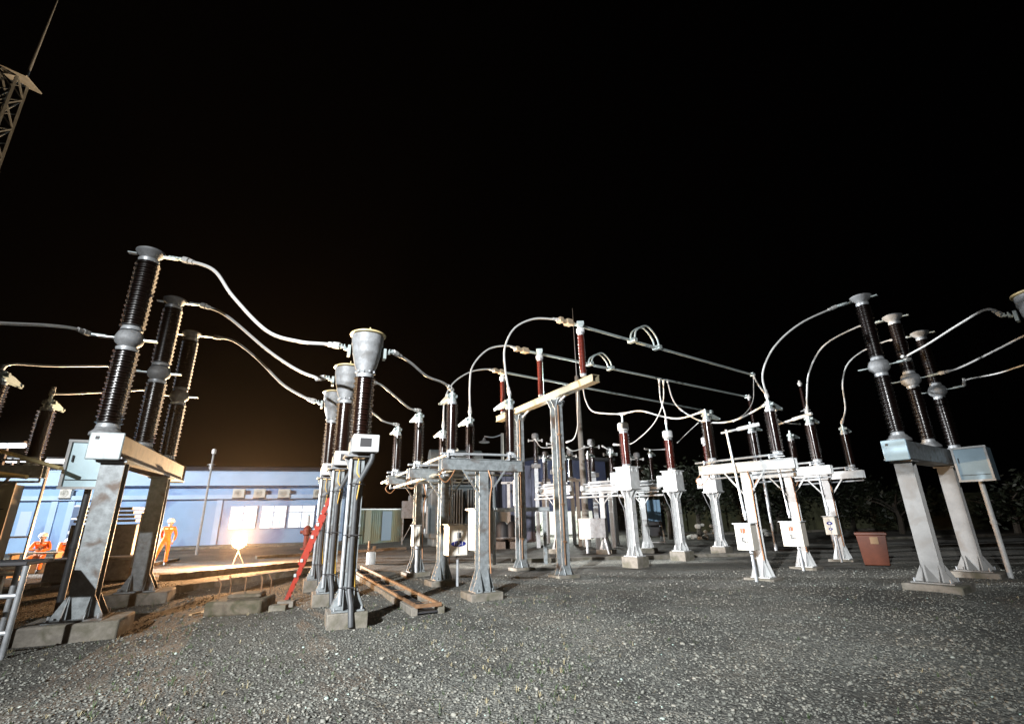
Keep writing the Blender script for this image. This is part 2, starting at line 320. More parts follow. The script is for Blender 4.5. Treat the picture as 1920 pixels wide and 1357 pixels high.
# ------------------------------------------------------------------ component shapes
def insulator(name, m, parent, x, y, z0, z1, rs, rc=None, seg=20, pitch=0.05, fit=galvb):
    rc = rc or rs * 0.68; n = max(4, round((z1 - z0 - 0.12) / pitch)); p = (z1 - z0 - 0.12) / n; prof = [(rc * 1.02, 0.06)]
    for i in range(n):
        z = 0.06 + i * p; r = rs if i % 2 == 0 else rs * 0.9
        prof += [(rc, z + 0.02 * p), (rc, z + .40 * p), (r, z + .52 * p), (r, z + .62 * p), (rc, z + .96 * p)]
    prof.append((rc, z1 - z0 - 0.06))
    o = MB().lathe(prof, (0, 0, 0), seg).build(name, m, parent, ang=60); o.location = (x, y, z0)
    f = MB(); f.lathe([(rc * 1.15, 0), (rc * 1.15, .02), (rc * 1.05, .07)], (0, 0, 0), seg); f.build('end_fitting', fit, o); f = MB(); f.lathe([(rc * 1.05, z1 - z0 - .07), (rc * 1.15, z1 - z0 - .02), (rc * 1.15, z1 - z0)], (0, 0, 0), seg)
    f.build('end_fitting', fit, o); return o
def h_post(mb, x, y, z0, z1, wd, dp, t=0.014):
    L = z1 - z0; zc = (z0 + z1) / 2
    mb.box((x, y - dp / 2, zc), (wd, t, L)); mb.box((x, y + dp / 2, zc), (wd, t, L)); mb.box((x, y, zc), (t, dp - t - .004, L))
def gussets(mb, x, y, z, wd, h, out, dirn=1, t=0.012):      # dirn 1: base flares, -1: top brackets
    for sx, sy in ((1, 0), (-1, 0), (0, 1), (0, -1)):
        for off in (-.42, .42):
            o = Vector((x, y, z)) + Vector((sy, sx, 0)) * wd * off + Vector((sx, sy, 0)) * (wd / 2 + .004)
            mb.prism([(0, 0), (out, 0), (out, .03), (0.0, h)], o, (sx, sy, 0), (0, 0, dirn), t)
def cyl(mb, p0, p1, r, seg=12): return mb.tube([p0, p1], r, seg)
def spline(pts, n=8):
    pts = [Vector(p) for p in pts]; P = [pts[0] * 2 - pts[1]] + pts + [pts[-1] * 2 - pts[-2]]; out = []
    for i in range(1, len(P) - 2):
        a, b, c, d = P[i - 1:i + 3]
        for k in range(n):
            t = k / n; out.append(.5 * ((2 * b) + (c - a) * t + (2 * a - 5 * b + 4 * c - d) * t * t + (3 * b - a - 3 * c + d) * t ** 3))
    out.append(pts[-1]); return out
def text_mesh(s, size, m, parent, loc, rot, name='lettering', ext=0.002):
    cu = bpy.data.curves.new(name, 'FONT'); cu.body = s; cu.size = size; cu.align_x = 'CENTER'; cu.align_y = 'CENTER'; cu.extrude = ext
    to = bpy.data.objects.new(name, cu); C.objects.link(to); bpy.context.view_layer.update()
    me = bpy.data.meshes.new_from_object(to.evaluated_get(bpy.context.evaluated_depsgraph_get())); bpy.data.objects.remove(to)
    me.materials.clear(); me.materials.append(m); o = bpy.data.objects.new(name, me); C.objects.link(o); o.parent = parent; o.location = loc; o.rotation_euler = rot; return o
def bolts(mb, x, y, z, s, h=.05, r=.014):
    for a in (-1, 1):
        for b in (-1, 1): mb.tube([(x + a * s, y + b * s, z), (x + a * s, y + b * s, z + h)], r, 6)

# ------------------------------------------------------------------ live tank circuit breakers
def breaker(loc, rz, poles, legs, cab, label, side, legm, zb=.22, lx=0, bw=.42, rs=.205, cabm=None, beamm=None):
    t = thing('circuit_breaker', loc, rz, label, 'circuit breaker', 'three-pole circuit breakers at the two sides')
    # local y runs along the row of poles; legs and poles given as y offsets
    for ly in legs:
        f = MB(); f.box((lx, ly, zb / 2 - .06), (1.25 if side > 0 else 1.0, .9, zb + .1)); f.build('foundation', conc, t, bevel=.03)
        g = MB(); h_post(g, lx, ly, zb, 2.61, .33, .25, .02)
        g.box((lx, ly, zb + .005), (.72, .62, .025)); gussets(g, lx, ly, zb + .02, .33, .32, .15); g.box((lx, ly, 2.6), (.42, .46, .03)); lg = g.build('leg', legm, t)
        for a_ in (-1, 1):
            for b_ in (-1, 1): b = MB(); b.tube([(lx + a_ * .30, ly + b_ * .25, zb), (lx + a_ * .30, ly + b_ * .25, zb + .09)], .018, 6); b.build('anchor_bolt', galvb, lg)
    y0 = poles[0] - .42; y1 = poles[-1] + .42
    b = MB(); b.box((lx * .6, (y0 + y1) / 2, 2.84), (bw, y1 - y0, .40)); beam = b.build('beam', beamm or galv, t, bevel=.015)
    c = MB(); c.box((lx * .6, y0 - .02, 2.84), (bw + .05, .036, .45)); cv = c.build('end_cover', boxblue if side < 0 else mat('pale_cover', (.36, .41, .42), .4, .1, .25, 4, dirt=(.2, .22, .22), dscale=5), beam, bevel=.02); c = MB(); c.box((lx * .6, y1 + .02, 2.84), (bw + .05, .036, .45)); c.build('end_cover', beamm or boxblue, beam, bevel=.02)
    c = MB(); c.box((lx * .6 - bw * .3, y0 - .043, 2.97), (.05, .01, .05)); c.build('cover_latch', dark, cv)
    c = MB(); c.box((lx * .6 + side * (bw / 2 + .02), (y0 + y1) / 2, 2.65), (.05, y1 - y0 + .02, .025)); c.build('flange', galvb, beam)
    for p in poles:
        m = MB(); m.lathe([(.24, 0), (.24, .05), (.19, .10), (.17, .14)], (0, p, 3.06), 20); m.build('pole_housing', headg, t)
        insulator('lower_insulator', porck, t, 0, p, 3.2, 4.68, rs, rs * .74, 24, .05)
        m = MB(); m.lathe([(.12, 0), (.14, .03), (.21, .10), (.225, .16), (.225, .2), (.19, .30), (.13, .34)], (0, p, 4.68), 20); m.build('middle_terminal', headg, t)
        tm = MB(); tm.box((-side * -.32, p, 4.86), (.22, .10, .02)); tm.box((side * -.34, p, 4.86), (.28, .10, .018)); cyl(tm, (side * -.36, p, 4.875), (side * -.6, p, 4.885), .032); tm.build('terminal_flag', alu, t)
        insulator('upper_insulator', porck, t, 0, p, 5.02, 6.52, rs, rs * .74, 24, .05)
        m = MB(); m.lathe([(.12, 0), (.13, .04), (.2, .10), (.24, .15), (.24, .18), (.19, .21)], (0, p, 6.52), 20); m.build('top_cap', headg, t)
        tm = MB(); tm.box((side * .32, p, 6.64), (.20, .10, .02)); cyl(tm, (side * .3, p, 6.66), (side * .55, p, 6.66), .035)
        for k in range(4): tm.tube([(side * (.32 + .06 * k), p - .045, 6.655), (side * (.32 + .06 * k), p + .045, 6.655)], .022, 6)
        tm.box((-side * .28, p, 6.62), (.14, .09, .018)); tm.build('terminal_clamp', alu, t)
    # operating cabinet hung on the side of the beam
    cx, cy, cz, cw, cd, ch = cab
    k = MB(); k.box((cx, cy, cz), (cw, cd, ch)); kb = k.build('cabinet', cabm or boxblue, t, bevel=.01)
    k = MB(); e = .03
    for zz in (cz - ch / 2, cz + ch / 2): k.box((cx, cy - cd / 2 - .012, zz), (cw + e * 2, .05, .045)); 
    for xx in (cx - cw / 2, cx + cw / 2): k.box((xx, cy - cd / 2 - .012, cz), (.045, .05, ch - .05))
    k.build('door_frame', whitep, kb)
    k = MB(); k.box((cx, cy - cd / 2 - .012, cz - ch * .33), (cw - .08, .014, .012)); k.build('door_seam', dark, kb); k = MB(); k.box((cx - cw * .38, cy - cd / 2 - .02, cz + .1), (.02, .03, .12)); k.build('door_handle', dark, kb)
    k = MB(); k.tube([(cx, cy, cz - ch / 2), (cx, cy, cz - ch / 2 - .1), (cx, cy - .02, 0.0)], .055, 10); k.tube([(cx, cy - .02, 1.2), (cx, cy - .02, 1.28)], .066, 10); k.build('conduit', darkp if side > 0 else whitep, t)
    return t
A1 = math.atan2(.47, .88); 
ROWL = Vector((-.415, .91, 0)).normalized(); AL = math.atan2(ROWL.y, ROWL.x) - math.pi / 2
# left breaker: local +y along the receding row, local +x to the right; beam colour browned for the brownish-gold light on it
BL = breaker((-7.1, 8.2, 0), AL, (0, 2.33, 4.66), (-.12, 3.25), (-.40, 1.15, 2.66, .70, .45, .84), 'tall three-pole circuit breaker of brown insulators on grey steel legs beside the seated workers', 1, galv, lx=.26, cabm=mat('lightened_blue_enamel', (.55, .76, .84), .35, .05, .15, 3, .04, 40), beamm=mat('brown_lit_steel', (.20, .14, .085), .6, .15, .35, 6, .2, 40, dirt=(.08, .05, .035), dscale=3))  # cabinet enamel lightened in colour to offset the weak light on it
ROWR = Vector((.81, .586, 0)).normalized(); AR = math.atan2(ROWR.y, ROWR.x) - math.pi / 2
BR = breaker((8.85, 10.95, 0), AR, (0, 2.22, 4.5), (-.05, 3.05), (.60, 3.0, 2.62, .62, .60, .80), 'tall three-pole circuit breaker with weathered beige legs beside the red bin', -1, mat('beige_paint', (.215, .212, .205), .6, 0, .25, 3, .1, 30, dirt=(.15, .135, .12), dscale=2.5, dlo=.5, dhi=.7), zb=.12, rs=.165)

# ------------------------------------------------------------------ current transformers
def current_transformer(loc, rz, label, first=None):
    if first:
        t = copy_tree(first); t.location = loc; t.rotation_euler = (0, 0, rz); t['label'] = label; return t
    t = thing('current_transformer', loc, rz, label, 'current transformer', 'current transformers with conical heads')
    f = MB(); f.box((0, 0, .05), (.62, .62, .30)); f.build('foundation', conc, t, bevel=.015)
    p = MB(); p.box((0, 0, .215), (.5, .5, .022)); h_post(p, 0, 0, .226, 2.62, .20, .20, .016)
    for z in (.8, 1.5, 2.2): p.box((0, -.112, z), (.22, .012, .04))
    gussets(p, 0, 0, .226, .2, .38, .14); po = p.build('post', galv, t)
    b = MB(); bolts(b, 0, 0, .22, .21); b.build('anchor_bolt', galvb, po)
    p = MB(); p.box((0, 0, 2.66), (.5, .5, .03)); p.box((0, 0, 2.80), (.34, .34, .25))
    for a, bb in ((-1, 0), (1, 0), (0, 1)):
        p.prism([(0, 0), (.14, 0), (0, -.34)], (a * .1, bb * .1, 2.645), (a or .001, bb, 0), (0, 0, 1), .012)
    p.build('base_tank', headg, t)
    p = MB(); p.box((.07, -.30, 2.86), (.44, .22, .30)); jb = p.build('junction_box', whitep, t, bevel=.012)
    p = MB(); p.box((.06, -.413, 2.87), (.19, .006, .15)); p.build('name_plate', dark, jb)
    p = MB(); p.tube([(.2, -.3, 2.71), (.2, -.3, 2.62), (.18, -.29, 2.55), (.02, -.17, 2.22), (-.01, -.16, 2.1), (-.01, -.16, 1.0), (0, -.17, .5), (.03, -.30, .30), (.05, -.34, 0)], .045, 10); p.build('conduit', darkp, t)
    p = MB(); p.tube([(-.13, -.13, 2.62), (-.13, -.13, .3)], .03, 8); p.build('earth_pipe', galvb, t)
    p = MB(); p.tube(spline([(.0, -.15, 2.7), (-.03, -.2, 2.4), (.03, -.21, 2.25), (.0, -.19, 1.9), (.0, -.125, 1.6), (.10, -.125, .4)]), .010, 6); p.build('earth_wire', yellowp, t)
    for z in (2.18, 1.35, .55):
        p = MB(); p.tube([(-.16, -.13, z), (-.08, -.23, z + .01), (.06, -.23, z), (.14, -.13, z - .01)], .009, 6); p.build('pipe_strap', dark, t)
    insulator('insulator', porc, t, 0, 0, 2.93, 4.2, .195, .14, 24, .05)
    h = MB(); h.lathe([(.14, 0), (.16, .02), (.165, .06), (.215, .2), (.255, .38), (.265, .40), (.262, .43), (.285, .58), (.295, .60), (.29, .63), (.30, .76), (.285, .77)], (0, 0, 4.2), 28); hd = h.build('head', headg, t)
    b = MB(); 
    for k in range(10): b.box((.175 * math.cos(k * .628), .175 * math.sin(k * .628), 4.235), (.03, .03, .04))
    b.build('flange_bolt', galvb, hd)
    l = MB(); l.lathe([(.295, 0), (.335, .012), (.335, .035), (.29, .06), (.12, .085), (.01, .09)], (0, 0, 4.97), 28); l.tube([(.03, 0, 5.05), (.03, 0, 5.17)], .012, 6); l.build('lid', lidm, hd)
    for s in (-1, 1):
        tm = MB(); tm.box((s * .33, 0, 4.64), (.05, .16, .2)); cyl(tm, (s * .33, 0, 4.66), (s * .43, 0, 4.68), .03); tm.box((s * .45, 0, 4.70), (.12, .09, .02))
        tm.box((s * .47, 0, 4.72), (.02, .07, .07)); tm.box((s * .42, 0, 4.72), (.02, .07, .07)); tm.build('terminal', alu, hd)
    return t
c0 = current_transformer((-2.79, 8.6, 0), R(24), 'nearest grey cone-headed current transformer, its front junction box facing the camera')
current_transformer((-3.85, 10.65, 0), R(24), 'grey cone-headed current transformer whose post the red ladder leans on', c0)
current_transformer((-5.0, 12.95, 0), R(24), 'farthest cone-headed current transformer of the row, half hidden behind two others', c0)
CR = current_transformer((9.7, 8.0, .35), AR + math.pi, 'cone-headed current transformer reached by the cable rising from the beige-legged breaker', c0)

# ------------------------------------------------------------------ disconnectors
def disconnector(loc, rz, sp, bl, label, grp, m=galv, box=None, zb=.1, small=False, num=None, plate=None, rod=None, rs=.14, pm=porc):
    t = thing('disconnector', loc, rz, label, 'disconnector', grp)
    f = MB(); f.box((0, 0, zb / 2 - .05), (.72, .62, zb + .1)); f.build('foundation', conc, t, bevel=.012)
    p = MB(); p.box((0, 0, zb + .01), (.46, .40, .022)); h_post(p, 0, 0, zb + .02, 2.58, .22, .22, .016); gussets(p, 0, 0, zb + .022, .22, .42, .13); bolts(p, 0, 0, zb + .02, .17); po = p.build('post', m, t)
    b = MB()
    for yy in (-.11, .11): b.box((0, yy, 2.72), (bl, .014, .24)); b.box((0, yy, 2.605), (bl, .06, .014)); b.box((0, yy, 2.842), (bl, .06, .014))
    for xx in (-bl / 2 + .1, 0, bl / 2 - .1): b.box((xx, 0, 2.72), (.12, .2, .20))
    be = b.build('beam', m, t)
    for s in (-1, 1):
        q = MB(); q.bar((s * .10, -.13, 2.05), (s * .52, -.13, 2.6), .04, .012, (0, 1, 0)); q.build('brace', m, be)
    d = MB()
    d.tube([(-bl / 2 - .05, -.16, 2.93), (bl / 2 - .2, -.16, 2.96)], .028, 8); d.tube([(-sp / 2, -.15, 2.88), (-sp / 2, -.15, 3.0)], .03, 8); d.tube([(sp / 2, -.15, 2.88), (sp / 2, -.15, 3.0)], .03, 8)
    d.build('drive_rod', galvb, t)
    if not small:
        d = MB(); d.tube([(-bl / 2 + .15, .2, 2.50), (bl / 2 - .1, .2, 2.53)], .024, 8); d.tube([(-bl / 2 + .15, .2, 2.5), (-bl / 2 + .15, .14, 2.62)], .02, 6); d.tube([(bl / 2 - .1, .2, 2.53), (bl / 2 - .1, .14, 2.62)], .02, 6); d.build('lower_rod', galvb, t)
        for s in (-1, 1):
            d = MB(); d.prism([(-.16, -.03), (.02, -.05), (.2, -.02), (.2, .03), (.0, .05), (-.16, .03)], (s * sp / 2, -.18, 2.90), (1, .25 * s, 0), (-.25 * s, 1, 0), .014); d.tube([(s * sp / 2 - .15, -.2, 2.86), (s * sp / 2 - .15, -.2, 2.97)], .025, 8); d.build('crank_arm', galvb, t)
        d = MB(); d.tube(spline([(-bl / 2 + .05, -.12, 2.62), (-bl / 2 - .08, -.2, 2.45), (-bl / 2 + .05, -.22, 2.32), (-bl / 2 + .2, -.15, 2.44), (-bl / 2 + .3, -.12, 2.6)]), .012, 6); d.build('earth_cable', mat('copper_cable', (.35, .17, .08), .5, .3), t)
        d = MB(); d.tube(spline([(.1, -.14, 2.6), (.16, -.18, 2.3), (.135, -.135, 1.9), (.13, -.13, 1.0), (.15, -.14, .45)]), .014, 6); d.build('earth_strap', mat('copper_cable', (.35, .17, .08)), t)
    for s in (-1, 1):
        x = s * sp / 2
        q = MB(); q.lathe([(.13, 0), (.13, .03), (.09, .05), (.09, .1), (.12, .12)], (x, 0, 2.85), 14); q.box((x, -.09, 2.93), (.08, .2, .03)); q.build('bearing', galvb, t)
        insulator('insulator', pm, t, x, 0, 2.97, 4.14, rs, rs * .66, 18 if not small else 10, .045 if not small else .08)
        q = MB(); q.lathe([(.075, 0), (.09, .03), (.09, .07), (.05, .09), (.05, .14), (.08, .15), (.08, .2)], (x, 0, 4.14), 14)
        cyl(q, (x - .12, .02, 4.28), (x + .12, .02, 4.28), .045); cyl(q, (x, 0, 4.3), (x, 0, 4.45), .035); q.build('terminal', alu, t)
        # open blade, turned to point along the row
        L = .78; q = MB(); 
        q.prism([(.05, -.075), (L * .55, -.06), (L, -.035), (L, .02), (L * .55, .075), (.05, .09)], (x - .035, 0, 4.26), (0, 1, 0), (0, 0, 1), .014)
        q.prism([(.05, -.075), (L * .55, -.06), (L, -.035), (L, .02), (L * .55, .075), (.05, .09)], (x + .035, 0, 4.26), (0, 1, 0), (0, 0, 1), .014)
        q.box((x, .1, 4.26), (.06, .08, .09)); q.tube([(x - .06, L - .02, 4.25), (x + .06, L - .02, 4.25)], .03, 8)
        if s > 0: q.box((x, L + .03, 4.24), (.03, .12, .05))
        q.build('blade', alu, t)
    if rod:
        q = MB(); q.tube([(rod[0], rod[1], rod[2]), (rod[0], rod[1], 2.7)] if len(rod) == 3 else [(rod[0], rod[1], rod[2]), (rod[3], rod[4], rod[5])], .032, 8)
        q.tube([(rod[0], rod[1], rod[2] + .1), (rod[0], rod[1], rod[2] + .22)], .05, 8); q.build('operating_rod', galvb, t)
    if box:
        bx, by, bz, bw, bd, bh = box
        q = MB(); q.box((bx, by, bz), (bw, bd, bh)); k = q.build('control_box', cream, t, bevel=.012)
        q = MB(); q.box((bx, by, bz + bh / 2 + .018), (bw + .07, bd + .07, .03)); q.build('lid', whitep, k, bevel=.01)
        q = MB(); q.box((bx, by + bd / 2 + .02, bz), (bw * .6, .05, .06)); q.box((bx, by - bd / 2 - .008, bz - .02), (.012, .02, bh * .8)); q.build('bracket', galvb, k)
        q = MB(); q.tube([(bx + .06, by, bz - bh / 2), (bx + .06, by, bz - bh / 2 - .07)], .045, 8); q.tube([(bx + .06, by, bz - bh / 2 - .1), (bx + .07, by, -.03)], .038, 10); q.build('conduit', galvb, t)
    return t
GL = 'row of grey centre-break disconnectors'; GR = 'row of white-lit centre-break disconnectors'; GB = 'small disconnectors at the back of the yard'
D1 = disconnector((-.74, 11.05, 0), R(28), 1.5, 2.0, 'nearest grey disconnector beside the gantry, its plain post without number plate', GL, box=None)
q = MB(); q.box((0.14, .34, 1.32), (.48, .34, .86)); k = q.build('control_box', cream, D1, bevel=.012)
q = MB(); q.box((0.14, .34, 1.77), (.60, .44, .035)); q.build('lid', whitep, k)
D2 = disconnector((-1.91, 13.2, 0), R(28), 1.5, 2.0, 'middle grey disconnector beside the gantry, its box bearing a blue number plate', GL, box=(.20, -.42, 1.05, .50, .40, .72), rod=(.16, -.17, 1.42))
D3 = disconnector((-2.98, 15.23, 0), R(28), 1.5, 2.0, 'farthest grey disconnector beside the gantry, narrow white box on its post', GL, box=(-.12, -.26, 1.1, .20, .24, .56), rod=(.2, -.1, 1.1))
# number plate on the middle box
def oval(mb, c, rx, rz_, y, seg=20): mb.prism([(rx * math.cos(a), rz_ * math.sin(a)) for a in [2 * math.pi * k / seg for k in range(seg)]], (c[0], y, c[1]), (1, 0, 0), (0, 0, 1), .008)
bx2 = [c for c in D2.children if c.name.startswith('control_box')][0]
q = MB(); oval(q, (.20, .97), .20, .068, -.627); pl = q.build('number_plate', bluepl, bx2)
text_mesh('112-1', .115, white, pl, (.20, -.634, .97), (R(90), 0, 0))
q = MB(); q.box((.22, -.623, 1.17), (.10, .006, .13)); q.build('warning_plate', dark, bx2)
# long coupling pipes linking the three phases
for a, b_, nm in (((857, 843, 12.0), (716, 905, 15.6), 'upper of the two pale coupling pipes crossing the grey disconnectors'), ((850, 880, 12.0), (740, 913, 14.6), 'lower of the two pale coupling pipes crossing the grey disconnectors')):
    p0 = at(*a); p1 = at(*b_); q = MB(); q.tube([p0, p1], .04, 10)
    for s in (.3, .52, .56): c = p0.lerp(p1, s); d = (p1 - p0).normalized(); q.tube([c - d * .04, c + d * .04], .055, 10)
    tag(q.build('coupling_pipe', mat('pale_tube', (0.6, 0.56, 0.46), .4, .2, .1, 5), None, p0), nm, 'pipe', 'coupling pipes across the grey disconnectors')

RB = R(-48.6)
E1 = disconnector((6.15, 12.9, 0), RB, 1.75, 2.5, 'nearest white disconnector toward the red bin, the leaning white rod in front', GR, m=whitep, zb=.04, box=(-.02, -.52, 1.0, .40, .34, .60), rod=(-.02, -.42, 1.4, -.16, -.42, 3.7), rs=.16)
E2 = disconnector((8.5, 15.1, 0), RB, 1.75, 2.4, 'middle white disconnector toward the red bin, with the widest white box', GR, m=whitep, zb=.04, box=(.02, -.50, .95, .56, .36, .66), rod=(-.05, -.40, 1.4, -.16, -.40, 3.9), rs=.16)
E3 = disconnector((10.9, 17.1, 0), RB, 1.7, 2.3, 'farthest white disconnector toward the red bin, blue plates on its small box', GR, m=whitep, zb=.04, box=(.0, -.45, 1.1, .34, .28, .56), rod=(-.05, -.35, 1.5, -.1, -.35, 2.9), rs=.14)
def find(t, n): return [c for c in t.children if c.name.startswith(n)][0]
for E_, bx, by, bz, bw, bd in ((E1, -.02, -.52, 1.0, .40, .34), (E2, .02, -.50, .95, .56, .36)):
    kb = find(E_, 'control_box'); xf = bx - bw / 2 - .004
    yf = by - bd / 2 - .006
    q = MB(); q.box((bx, yf, bz + .15), (.12, .006, .11)); q.build('warning_plate', brownpl, kb)
    q = MB(); q.prism([(-.04, 0), (-.02, 0), (-.02, -.09), (.09, -.09), (.09, -.11), (-.04, -.11)], (bx, yf - .01, bz), (1, 0, 0), (0, 0, 1), .02); q.build('door_handle', dark, kb)
kb = find(E3, 'control_box')
for zz, rr in ((1.18, .07), (1.0, .05)):
    q = MB(); oval(q, (.0, zz), rr * 1.2, rr * .8, -.60); pl = q.build('blue_plate', bluepl, kb); q = MB(); q.box((0, -.608, zz), (rr * .9, .004, rr * .4)); q.build('lettering', white, pl)
# steady blades (earthing switches) of the right row
for a, b_ in (((1352, 812, 12.9), (1424, 795, 12.3)), ((1460, 795, 15.3), (1522, 775, 14.3))):
    p0 = at(*a); p1 = at(*b_); par = E1 if a[0] < 1400 else E2; inv = (Matrix.Translation(par.location) @ Matrix.Rotation(RB, 4, 'Z')).inverted()
    q = MB(); p0 = inv @ p0; p1 = inv @ p1; q.tube([p0, p0.lerp(p1, .4), p0.lerp(p1, .45), p1], [.03, .03, .055, .05], 10)
    q.build('earthing_blade', whitep, par)
# back row
bgp = ((1.95, 23.2), (3.95, 22.2), (5.9, 22.7))
labs = ('leftmost small white disconnector of the back row, beyond the gantry column', 'small white disconnector of the back row with two grey boxes on its post', 'rightmost small white disconnector of the back row, beside the blue sheet')
BD = []
for i, ((x, y), lb) in enumerate(zip(bgp, labs)):
    BD.append(disconnector((x, y, 0), R(-30), 1.1, 1.5, lb, GB, m=whitep, zb=.15, small=True, rs=.11, box=None))
q = MB(); q.box((-.75, -.3, 1.02), (.52, .4, .85)); q.build('control_box', cream, BD[1]); q = MB(); q.box((-.1, -.45, 1.05), (.7, .35, .8)); q.build('control_box', headg, BD[1])
q = MB(); q.tube([(-.75, -.3, .6), (-.75, -.3, -.03)], .06, 8); q.tube([(.1, -.3, .65), (.25, -.3, -.03)], .06, 8); q.build('box_leg', galvb, BD[1])
# far left row, mostly outside the frame
G_ = 'disconnectors at the far left edge'
F1 = disconnector((-11.28, 10.2, 0), R(26), 1.5, 2.0, 'disconnector behind the breaker cabinet at the far left, a curved tube on its insulator', G_, rs=.17)
F2 = disconnector((-10.15, 8.03, 0), R(26), 1.5, 2.0, 'disconnector cut off by the left picture edge', G_, rs=.17)

# ------------------------------------------------------------------ voltage transformers on the right
def voltage_transformer(loc, label, first=None):
    if first: t = copy_tree(first); t.location = loc; t['label'] = label; return t
    t = thing('voltage_transformer', loc, R(41), label, 'voltage transformer', 'white voltage transformers under the busbars')
    f = MB(); f.box((0, 0, .10), (.62, .62, .36)); f.build('foundation', conc, t, bevel=.015)
    p = MB(); p.box((0, 0, .295), (.5, .5, .022)); h_post(p, 0, 0, .306, 2.36, .23, .26, .016); gussets(p, 0, 0, .306, .22, .36, .13); gussets(p, 0, 0, 2.36, .22, .30, .15, -1); p.box((0, 0, 2.375), (.58, .58, .022)); po = p.build('post', whitep, t)
    q = MB()
    for z in (.7, 1.15, 1.6, 2.0): q.box((-.005, -.145, z), (.25, .012, .025))
    q.build('strap', galvb, po)
    b = MB(); b.box((0, 0, 2.77), (.52, .58, .74)); tk = b.build('tank', whitep, t, bevel=.015)
    r = MB(); r.box((0, 0, 2.41), (.60, .66, .035)); r.build('rib', whitep, tk); r = MB(); r.box((0, 0, 3.12), (.60, .66, .035))
    for s in (-1, 1):
        for o in (-.13, .13):
            r.prism([(-.05, 0), (.05, 0), (0, -.13)], (s * .275, o, 3.10), (0, 1, 0), (0, 0, 1), .03); r.prism([(-.05, 0), (.05, 0), (0, -.13)], (o, s * .305, 3.10), (1, 0, 0), (0, 0, 1), .03)
    r.build('rib', whitep, tk)
    b = MB(); b.box((-.12, .42, 2.77), (.30, .22, .42)); b.build('terminal_box', whitep, t, bevel=.01)
    b = MB(); b.tube(spline([(-.24, .35, 2.4), (-.22, .22, 2.0), (-.14, .14, 1.6), (-.13, .14, .4)]), .02, 6); b.build('cable', darkp, t)
    insulator('insulator', porcr, t, 0, 0, 3.16, 4.38, .185, .13, 20, .055)
    b = MB(); b.lathe([(.12, 0), (.19, .03), (.19, .26), (.15, .30), (.05, .32)], (0, 0, 4.38), 20); b.build('cap', whitep, t)
    b = MB(); cyl(b, (0, 0, 4.68), (0, 0, 4.95), .035); b.box((0, 0, 4.98), (.07, .07, .12)); b.build('terminal', alu, t)
    return t
v0 = voltage_transformer((3.89, 16.71, 0), 'nearest white box-topped voltage transformer with ribs on red-brown insulator')
v0['label'] = 'nearest of the three white voltage transformers, beside the blue sheet'
voltage_transformer((6.05, 18.61, 0), 'middle of the three white voltage transformers, dark trees behind it', v0)
voltage_transformer((8.28, 20.5, 0), 'farthest of the three white voltage transformers, touching the right disconnector beam', v0)

# ------------------------------------------------------------------ busbar gantry
gt = thing('busbar_gantry', (.8, 15.4, 0), 0, 'grey two-column gantry with sloping-looking pale beam in the middle of the yard', 'gantry')
def gl(x, y, z): return (x - .8, y - 15.4, z)
BA = Vector((2.28, 12.45, 0)); BB = Vector((-.55, 17.95, 0)); BDir = (BB - BA).normalized(); bang = math.atan2(BDir.y, BDir.x)
bm_ = MB(); 
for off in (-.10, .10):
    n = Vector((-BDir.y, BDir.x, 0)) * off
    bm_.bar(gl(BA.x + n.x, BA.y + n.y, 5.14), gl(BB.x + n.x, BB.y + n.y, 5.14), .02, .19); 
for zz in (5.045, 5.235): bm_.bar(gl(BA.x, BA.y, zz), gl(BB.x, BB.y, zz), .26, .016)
bm_.build('beam', mat('gold_tinted_galvanised', (0.20, 0.17, 0.11), .45, .2, .2, 4, .1, 40), gt)  # gold lamp light on the beam put into its steel colour
for cx_, cy_ in ((1.33, 14.35), (.18, 16.55)):
    T = Matrix.Translation(gl(cx_, cy_, 0)) @ Matrix.Rotation(R(28), 4, 'Z')
    q = MB(); h_post(q, 0, 0, .0, 4.98, .26, .26, .02); q.box((0, 0, .02), (.5, .5, .03)); gussets(q, 0, 0, .03, .24, .3, .12); gussets(q, 0, 0, 4.98, .24, .3, .14, -1); q.v = [tuple(T @ Vector(p)) for p in q.v]; co = q.build('column', galv, gt)
    q = MB(); q.tube([(-.06, -.2, 4.8), (-.06, -.19, .3)], .022, 6)
    for z in (.9, 1.9, 2.9, 3.9): q.box((-.06, -.2, z), (.1, .03, .05))
    q.v = [tuple(T @ Vector(p)) for p in q.v]; q.build('conduit', rust, co)
    q = MB(); q.box((0, 0, -.02), (.7, .6, .12)); q.v = [tuple(T @ Vector(p)) for p in q.v]; q.build('foundation', conc, gt, bevel=.03)
for s in (.25, .33, .62, .72):
    q = MB(); c = BA.lerp(BB, s); q.bar(gl(c.x, c.y, 5.0), gl(c.x + BDir.x * .42, c.y + BDir.y * .42, 4.86), .05, .04); q.build('bracket', galvb, gt)
BUSD = Vector((.815, .58, 0)).normalized()
busb = [Vector((2.0, 12.78, 0)), Vector((.93, 15.1, 0)), Vector((-.38, 17.6, 0))]
busl = ['on the near end of the gantry beam, under the highest busbar', 'in the middle of the gantry beam', 'at the far end of the gantry beam']
for b_, l_ in zip(busb, busl):
    t = thing('post_insulator', (b_.x, b_.y, 5.27), 0, 'red-brown post insulator standing ' + l_, 'insulator', 'post insulators carrying the busbars')
    insulator('insulator', porcr, t, 0, 0, 0.02, 1.32, .105, .075, 18, .05)
    q = MB(); q.lathe([(.1, 0), (.12, .02), (.12, .12), (.07, .17)], (0, 0, 1.32), 14); q.build('cap', whitep, t)
    q = MB(); q.box((0, 0, 1.53), (.14, .14, .08)); q.box((0, 0, 1.62), (.2, .18, .1)); q.build('busbar_clamp', alu, t)
